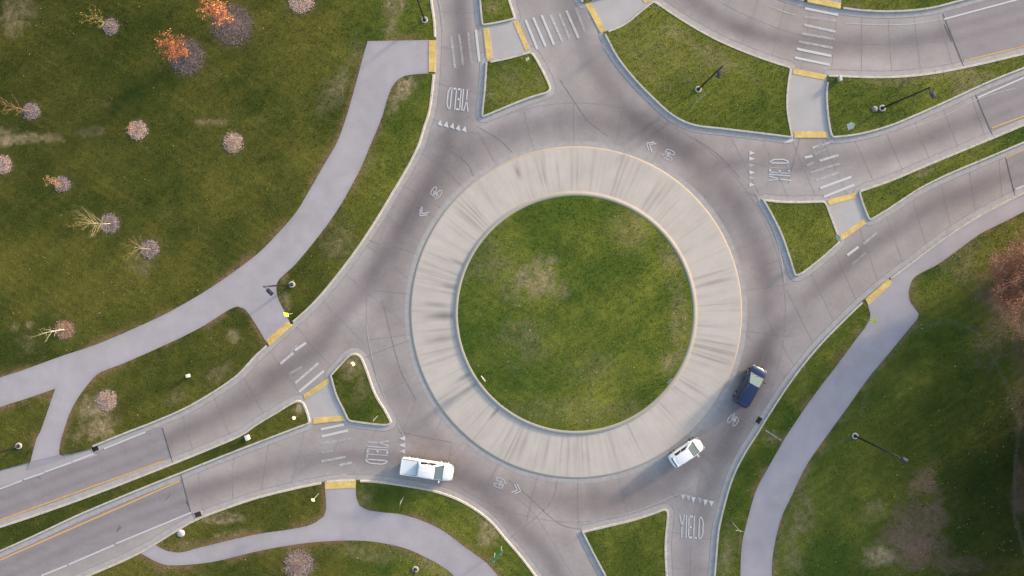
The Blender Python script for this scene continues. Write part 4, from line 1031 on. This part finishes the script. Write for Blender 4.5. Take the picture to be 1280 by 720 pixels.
# white posts, covers, boxes
M_BOXW = flat_mat('white_plastic', (.66,.66,.62), .5)
def pedestal(px, py, sx, sy, h, rz, label, mat=M_BOXW):
    b = W(px, py, ZL); root = empty('utility_box', b, rz); tag(root, label, 'utility box')
    m = MB(); m.box((0, 0, h / 2 - .05), (sx, sy, h + .1), 0, None, .94); m.build('cabinet', mat, root, bevel=.02)
    m = MB(); m.box((0, 0, h + .03), (sx * 1.12, sy * 1.12, .06), 0, None, .85); m.build('lid', mat, root, bevel=.012)
pedestal(311, 546, .36, .56, .5, R(20), 'white utility box on the thin western median')
pedestal(237, 469, .28, .34, .5, R(10), 'small white utility box on grass above the western road')
pedestal(1047.5, 99.5, .30, .6, .5, R(5), 'small grey utility box at the top left of the upper right lawn', M_SBACK)
def cover(px, py, r, mat, label):
    b = W(px, py, ZL); root = empty('manhole_cover', b); tag(root, label, 'manhole cover')
    m = MB(); m.tube((0, 0, -.06), (0, 0, .06), r, r * .98, 26); m.build('collar', mat, root)
    m = MB(); m.tube((0, 0, .06), (0, 0, .085), r * .72, r * .70, 24)
    for i in range(6):
        a = i * math.pi / 3; m.tube((r * .45 * math.cos(a), r * .45 * math.sin(a), .08), (r * .45 * math.cos(a), r * .45 * math.sin(a), .10), .05, .04, 8)
    m.build('lid', mat, root)
cover(227, 666, .45, flat_mat('cover_light', (.50,.47,.47), .85, 0, .2), 'pale round cover on the grass by the start of the southern path')
cover(1092.5, 136.5, .34, flat_mat('cover_grey', (.22,.21,.21), .85, 0, .2), 'grey round cover just left of the upper right lamp')
M_RUST = flat_mat('cast_iron', (.075,.045,.042), .7, .3, .3)
M_FRAMEC = flat_mat('inlet_frame', (.36,.34,.33), .85)
def inlet(px, py, rz, label, mat):
    b = W(px, py, 0); root = empty('drain_inlet', b, rz); tag(root, label, 'drain inlet')
    m = MB()
    for (x, y, sx, sy) in ((0, .33, .95, .09), (0, -.33, .95, .09), (-.43, 0, .09, .57), (.43, 0, .09, .57)): m.box((x, y, .016), (sx, sy, .05))
    m.build('frame', M_FRAMEC, root)
    m = MB(); m.box((0, 0, .012), (.76, .56, .016))
    g = m.build('pit', flat_mat('drain_shadow', (.012,.011,.012), .9), root)
    m = MB()
    for i in range(9): m.box((-.34 + i * .085, 0, .028), (.035, .56, .02))
    for y in (-.18, .18): m.box((0, y, .0305), (.74, .03, .02))
    m.build('grate', mat, root)
inlet(119, 560.8, R(22), 'dark drain inlet beside the upper western carriageway', flat_mat('cast_iron_dark', (.03,.027,.03), .7, .3))
inlet(247.5, 643, R(18), 'rusty drain inlet beside the lower western carriageway', M_RUST)
inlet(948.3, 525.2, R(57), 'rusty drain inlet in the kerb below the blue car', M_RUST)
mb = MB(); a, b = W(956.5, 537.5, ZL + .01), W(976, 550, ZL + .01); d = (b - a).normalized(); n = Vector((-d.y, d.x, 0)) * .07
mb.add([a - n, b - n, b + n, a + n], [(0, 1, 2, 3)], (.40, .38, .36)); tag(mb.build('drain_channel', M_KERB), 'narrow pale drain channel crossing the verge to the shaded path', kind='structure')

# ------------------------------------------------------------------ vehicles
M_GLASS, nt, bs = new_mat('car_glass'); bs.inputs['Base Color'].default_value = (.085, .125, .150, 1); bs.inputs['Roughness'].default_value = .10; bs.inputs['Specular IOR Level'].default_value = .5  # lifted blue-grey base paints the sky reflection into the glass
M_DGLASS, nt, bs = new_mat('dark_car_glass'); bs.inputs['Base Color'].default_value = (.02, .018, .02, 1); bs.inputs['Roughness'].default_value = .08
M_SKYGLASS, nt, bs = new_mat('sky_lit_windscreen'); bs.inputs['Base Color'].default_value = (.085, .16, .18, 1); bs.inputs['Roughness'].default_value = .14; bs.inputs['Specular IOR Level'].default_value = .4  # cyan base paints reflected sky into the windscreen
M_WPAINT = flat_mat('white_car_paint', (.86,.86,.87), .35, 0, .01, 3, .5, .3)
M_BPAINT = flat_mat('blue_car_paint', (.008,.020,.080), .3, .1, .06, 3, .6, .9)
M_TYRE = flat_mat('tyre_rubber', (.02,.02,.02), .85)
M_RIM = flat_mat('wheel_rim', (.45,.45,.46), .3, .8)
M_TRIM = flat_mat('black_trim', (.02,.02,.022), .5)
M_HLAMP = flat_mat('headlight_glass', (.40,.42,.46), .15)
M_TLAMP = flat_mat('tail_light_red', (.30,.015,.012), .25)
M_COVER = flat_mat('tonneau_cover', (.74,.77,.80), .5, 0, .03)
M_CHROME = flat_mat('chrome', (.7,.7,.7), .15, 1)

def loft(mb, stations, sect):
    """stations: list of (x, w, zb, zs, zt); closed half sections mirrored"""
    rings = []
    for s in stations:
        half = sect(*s[1:])
        ring = [(s[0], y, z) for y, z in half] + [(s[0], -y, z) for y, z in reversed(half) if abs(y) > 1e-6]
        rings.append(ring)
    n = len(rings[0]); vs = [p for r in rings for p in r]; fs = []
    for i in range(len(rings) - 1):
        for j in range(n):
            fs.append((i * n + j, i * n + (j + 1) % n, (i + 1) * n + (j + 1) % n, (i + 1) * n + j))
    fs.append(tuple(range(n))); fs.append(tuple(range(len(rings) * n - 1, (len(rings) - 1) * n - 1, -1)))
    mb.add(vs, fs, None, True)
def bsect(w, zb, zs, zt):
    return [(0, zb), (w * .80, zb), (w * .96, zb + .10), (w, zb + .30), (w, zs - .10), (w * .965, zs), (w * .86, zt - .015), (w * .5, zt + .012), (0, zt + .02)]
def fix(o):
    bm = bmesh.new(); bm.from_mesh(o.data); bmesh.ops.recalc_face_normals(bm, faces=bm.faces); bm.to_mesh(o.data); bm.free(); return o
def patch(q, s0, s1, t0, t1, off, mb, nu=1):
    """bilinear patch on quad q=(a,b,c,d): s along a-b, t along a-d, offset outward"""
    a, b, c, d = (Vector(p) for p in q)
    nrm = (b - a).cross(d - a).normalized()
    P = lambda s, t: a * (1-s) * (1-t) + b * s * (1-t) + c * s * t + d * (1-s) * t + nrm * off
    mb.add([P(s0, t0), P(s1, t0), P(s1, t1), P(s0, t1)], [(0, 1, 2, 3)])
def vehicle(name, label, cat, px, py, deg, L, Wd, body_st, cab, paint, ws_mat, wheel_x, wheel_r=.36, truck=False, roofrails=False, windows=(( .03,.47),(.53,.95)), dark=False, rearstrip=False):
    root = empty(name, W(px, py, .02), R(deg)); tag(root, label, cat)
    w = Wd / 2
    m = MB(); loft(m, body_st, bsect); body = fix(m.build('body', paint, root, sub=1))
    # greenhouse: belt quad and roof quad
    (xbF, xbR, xrF, xrR, zb, zr, wb, wr) = cab
    B = {'fl': (xbF, wb * .93, zb), 'fr': (xbF, -wb * .93, zb), 'rl': (xbR, wb * .88, zb), 'rr': (xbR, -wb * .88, zb)}
    T = {'fl': (xrF, wr * .96, zr - .03), 'fr': (xrF, -wr * .96, zr - .03), 'rl': (xrR, wr * .90, zr - .03), 'rr': (xrR, -wr * .90, zr - .03)}
    m = MB()
    mxs = np.linspace(xrR, xrF, 7)
    rv = []
    wr0 = wr
    for i, x in enumerate(mxs):
        wr = wr0 * (.9375 + .0625 * min(1, i / 3)); e = abs(i - 3) / 3; z0 = zr - .03 + .045 * (1 - e * e)
        rv.append([(x, wr * .96, zr - .03 + .012 * (1 - e)), (x, wr * .6, z0), (x, 0, z0 + .018), (x, -wr * .6, z0), (x, -wr * .96, zr - .03 + .012 * (1 - e))])
    wr = wr0
    vs = [p for r in rv for p in r]; fs = []
    for i in range(6):
        for j in range(4): fs.append((i*5+j, i*5+j+1, (i+1)*5+j+1, (i+1)*5+j))
    o = len(vs); vs += [B['rl'], B['rr'], B['fl'], B['fr']]
    fs += [(0, o) + tuple([o+1]) + (4, 3, 2, 1), (30, 31, 32, 33, 34, o+3, o+2)]
    fs += [tuple([o] + [i * 5 for i in range(7)] + [o + 2]), tuple([o+1, o+3] + [i * 5 + 4 for i in range(6, -1, -1)])]
    m.add(vs, fs)
    cabn = fix(m.build('roof', paint, root, bevel=.13))
    # glass
    m = MB(); patch((B['fr'], B['fl'], T['fl'], T['fr']), .05, .95, .06, .94, .012, m); m.build('windscreen', ws_mat, root)
    m = MB(); patch((B['fr'], B['fl'], T['fl'], T['fr']), .03, .97, -.05, .07, .016, m); m.build('windscreen_cowl', M_TRIM, root)
    m = MB(); patch((B['rl'], B['rr'], T['rr'], T['rl']), .08, .92, .30, .92, .012, m); m.build('rear_window', M_DGLASS, root)
    for side in (1, -1):
        for (s0, s1) in windows:
            m = MB()
            if side > 0: patch((B['fl'], B['rl'], T['rl'], T['fl']), s0, s1, .16, .92, .014, m)
            else: patch((B['rr'], B['fr'], T['fr'], T['rr']), 1 - s1, 1 - s0, .16, .92, .014, m)
            m.build('side_window', M_DGLASS, root)
    # wheels
    for x in wheel_x:
        for side in (1, -1):
            wh = empty('wheel', (x, side * (w - .12), wheel_r), 0); wh.parent = root
            m = MB(); m.tube((0, -.11, 0), (0, .11, 0), wheel_r, wheel_r, 26); m.build('tyre', M_TYRE, wh, bevel=.03)
            m = MB(); m.tube((0, side * .105, 0), (0, side * .118, 0), wheel_r * .66, wheel_r * .62, 20)
            m.tube((0, side * .118, 0), (0, side * .13, 0), wheel_r * .15, wheel_r * .12, 10); m.build('rim', M_RIM, wh)
            # dark wheel arch lip
            m = MB(); n = 12; vs = []
            for k in range(n + 1):
                a = math.pi * k / n
                for rr in (wheel_r * 1.06, wheel_r * 1.24): vs.append((x + rr * math.cos(a), side * (w + .004), wheel_r + rr * math.sin(a)))
            m.add(vs, [(2*k, 2*k+1, 2*k+3, 2*k+2) for k in range(n)]); m.build('wheel_arch', M_TRIM if not truck else paint, root)
    # lamps, mirrors, bumpers, handles
    xf, xr = L / 2, -L / 2
    for side in (1, -1):
        m = MB(); m.box((xf - .20, side * w * .70, .74 if not truck else .92), (.34, .34, .16), -side * .5, None, .9); m.build('headlight', M_HLAMP, root, bevel=.02)
        m = MB(); m.box((xr + (.05 if truck else .10), side * w * (.84 if truck else .60), .80), (.08, .16, .30 if truck else .16), side * .3, None, .95); m.build('tail_light', M_TLAMP, root, bevel=.02)
        mx = xbF - .32
        m = MB(); m.tube((mx, side * (wb * .93), zb - .02), (mx - .02, side * (wb + .10), zb + .03), .03, .03, 6)
        m.box((mx - .02, side * (wb + .15), zb + .06), (.14, .20, .15), side * .15, None, .85); m.build('mirror', paint, root, bevel=.02)
        for hx in ((xbF - 1.05), (xbF - 2.0)):
            if hx > xbR + .2:
                m = MB(); m.box((hx, side * (w + .012), zb - .16), (.18, .03, .03)); m.build('door_handle', M_CHROME if truck else paint, root)
        if roofrails:
            m = MB(); m.tube((xrR + .1, side * wr * .86, zr + .045), (xrF - .15, side * wr * .86, zr + .045), .02, .02, 6)
            for q in (xrR + .15, (xrR + xrF) / 2, xrF - .2): m.tube((q, side * wr * .86, zr - .03), (q, side * wr * .86, zr + .04), .018, .018, 6)
            m.build('roof_rail', M_TRIM, root)
    m = MB(); m.box((xf - .02, 0, .58), (.06, w * 1.0, .22)); m.build('grille', M_TRIM, root, bevel=.01)
    m = MB(); m.box((xr - .005, 0, .62), (.02, .5, .13)); m.build('number_plate', M_SWHITE, root)
    m = MB(); m.box((xf - .03, 0, .36), (.1, w * 1.55, .13)); m.build('bumper', M_TRIM, root, bevel=.02)
    # hood shut lines and wipers
    for yy in (.35, -.2):
        m = MB(); m.tube((xbF + .02, yy * w, zb + .02), (xbF - .16, (yy + .45) * w, zb + .14), .010, .008, 4); m.build('wiper', M_TRIM, root)
    if rearstrip:
        m = MB(); m.box((xrR - .06, 0, zr - .04), (.22, wr * 1.75, .035), 0, None, .95); m.build('spoiler', paint, root, bevel=.012)
    return root

# pickup
def pickup():
    L, Wd = 5.95, 2.02; w = Wd / 2
    st = [(-2.96, w*.93, .50, .95, 1.04), (-2.90, w*.98, .42, 1.02, 1.10), (-2.0, w, .42, 1.03, 1.11), (-1.0, w, .42, 1.04, 1.12), (0, w, .42, 1.06, 1.13), (1.3, w, .42, 1.06, 1.13), (1.75, w*.985, .42, 1.05, 1.14), (2.30, w*.97, .42, 1.02, 1.12), (2.62, w*.91, .42, 1.0, 1.09), (2.80, w*.82, .42, .96, 1.04), (2.93, w*.68, .46, .90, .98), (3.0, w*.46, .52, .82, .90)]
    root = vehicle('pickup_truck', 'white crew cab pickup truck with a pale covered bed leaving the western entry', 'pickup truck', 535.0, 583.8, -8.5, L, Wd, st, (1.86, -1.02, .88, -.94, 1.12, 1.86, w*.99, w*.80), M_WPAINT, M_GLASS, (1.85, -1.75), .40, True, windows=((.16,.54),(.56,.90)))
    m = MB()
    for side in (1, -1): m.box((-1.98, side * (w * .90), 1.145), (1.88, .10, .06))
    m.box((-2.90, 0, 1.14), (.09, w * 1.72, .06)); m.box((-1.09, 0, 1.14), (.06, w * 1.72, .06))
    m.build('bed_rail', M_WPAINT, root, bevel=.015)
    m = MB(); m.box((-1.99, 0, 1.142), (1.72, w * 1.64, .03))
    m.build('bed_cover', M_COVER, root)
    m = MB()
    for side in (1, -1): m.box((-1.99, side * w * .835, 1.162), (1.74, .03, .012))
    m.box((-1.125, 0, 1.162), (.03, w * 1.66, .012)); m.build('bed_cover_seal', M_TRIM, root)
    m = MB(); m.box((-2.975, 0, .86), (.03, w * 1.5, .42)); m.build('tailgate', M_WPAINT, root, bevel=.01)
    m = MB(); m.box((-3.03, 0, .50), (.16, w * 1.8, .16)); m.build('rear_bumper', M_CHROME, root, bevel=.03)
pickup()
# small white car
w = .88
st = [(-2.07, w*.46, .54, .80, .92), (-2.03, w*.70, .48, .83, .96), (-1.94, w*.87, .36, .88, 1.00), (-1.6, w*.98, .30, .93, 1.02), (-.8, w, .28, .92, 1.0), (0, w, .28, .91, .99), (.8, w, .28, .90, .985), (1.15, w*.985, .28, .88, .98), (1.50, w*.95, .28, .83, .94), (1.75, w*.87, .30, .78, .88), (1.92, w*.75, .33, .72, .81), (2.02, w*.58, .37, .66, .73), (2.07, w*.36, .42, .58, .64)]
vehicle('parked_car' if False else 'hatchback_car', 'small white hatchback car circulating ahead of the bottom entry', 'car', 855.8, 563.6, 34, 4.14, 1.76, st, (1.22, -1.93, .30, -1.55, .985, 1.55, w*.97, w*.74), M_WPAINT, M_GLASS, (1.28, -1.25), .33, windows=((.16,.47),(.50,.80)), rearstrip=True)
# blue suv
w = .98
st = [(-2.48, w*.50, .56, .88, 1.02), (-2.44, w*.72, .50, .92, 1.06), (-2.34, w*.88, .40, .98, 1.10), (-2.0, w*.98, .34, 1.02, 1.12), (-1.0, w, .32, 1.02, 1.11), (0, w, .32, 1.01, 1.10), (1.0, w, .32, 1.0, 1.09), (1.40, w*.985, .32, .98, 1.08), (1.85, w*.95, .32, .93, 1.04), (2.12, w*.88, .34, .88, .98), (2.30, w*.77, .38, .81, .90), (2.42, w*.60, .42, .75, .83), (2.48, w*.38, .46, .66, .74)]
vehicle('suv_car', 'dark blue estate car with a bright windscreen on the right side of the circle', 'car', 934.2, 481.8, 61, 4.96, 1.96, st, (1.46, -2.30, .38, -2.10, 1.085, 1.72, w*.97, w*.75), M_BPAINT, M_SKYGLASS, (1.5, -1.5), .37, roofrails=True, windows=((.14,.42),(.45,.70),(.73,.92)))

# ------------------------------------------------------------------ light and camera
ELEV, AZ = R(11.0), R(36.0)      # sun low in the east-north-east (AZ from +X towards +Y)
world = bpy.data.worlds.new('World'); scene.world = world; world.use_nodes = True
nt = world.node_tree; bg = nt.nodes['Background']
sky = nt.nodes.new('ShaderNodeTexSky'); sky.sky_type = 'NISHITA'; sky.sun_disc = False
sky.sun_elevation = ELEV; sky.sun_rotation = math.pi / 2 - AZ
sky.air_density = 1.0; sky.dust_density = 2.5; sky.ozone_density = 1.0
nt.links.new(sky.outputs[0], bg.inputs[0]); bg.inputs[1].default_value = .40
sd = bpy.data.lights.new('sun', 'SUN'); sd.energy = 5.0; sd.angle = R(4.5); sd.color = (1.0, .82, .64)
so = bpy.data.objects.new('sun', sd); col.objects.link(so)
dvec = Vector((-math.cos(ELEV) * math.cos(AZ), -math.cos(ELEV) * math.sin(AZ), -math.sin(ELEV)))
so.rotation_euler = dvec.to_track_quat('-Z', 'Y').to_euler(); so.location = (60, 45, 60)
cd = bpy.data.cameras.new('camera'); cd.sensor_width = 36; cd.angle = HFOV; cd.clip_start = .5; cd.clip_end = 5000
co = bpy.data.objects.new('camera', cd); col.objects.link(co); co.location = (0, 0, H); co.rotation_euler = (TILT, 0, 0)
scene.camera = co
scene.view_settings.view_transform = 'Standard'; scene.view_settings.look = 'None'
scene.view_settings.exposure = 0; scene.view_settings.gamma = 1
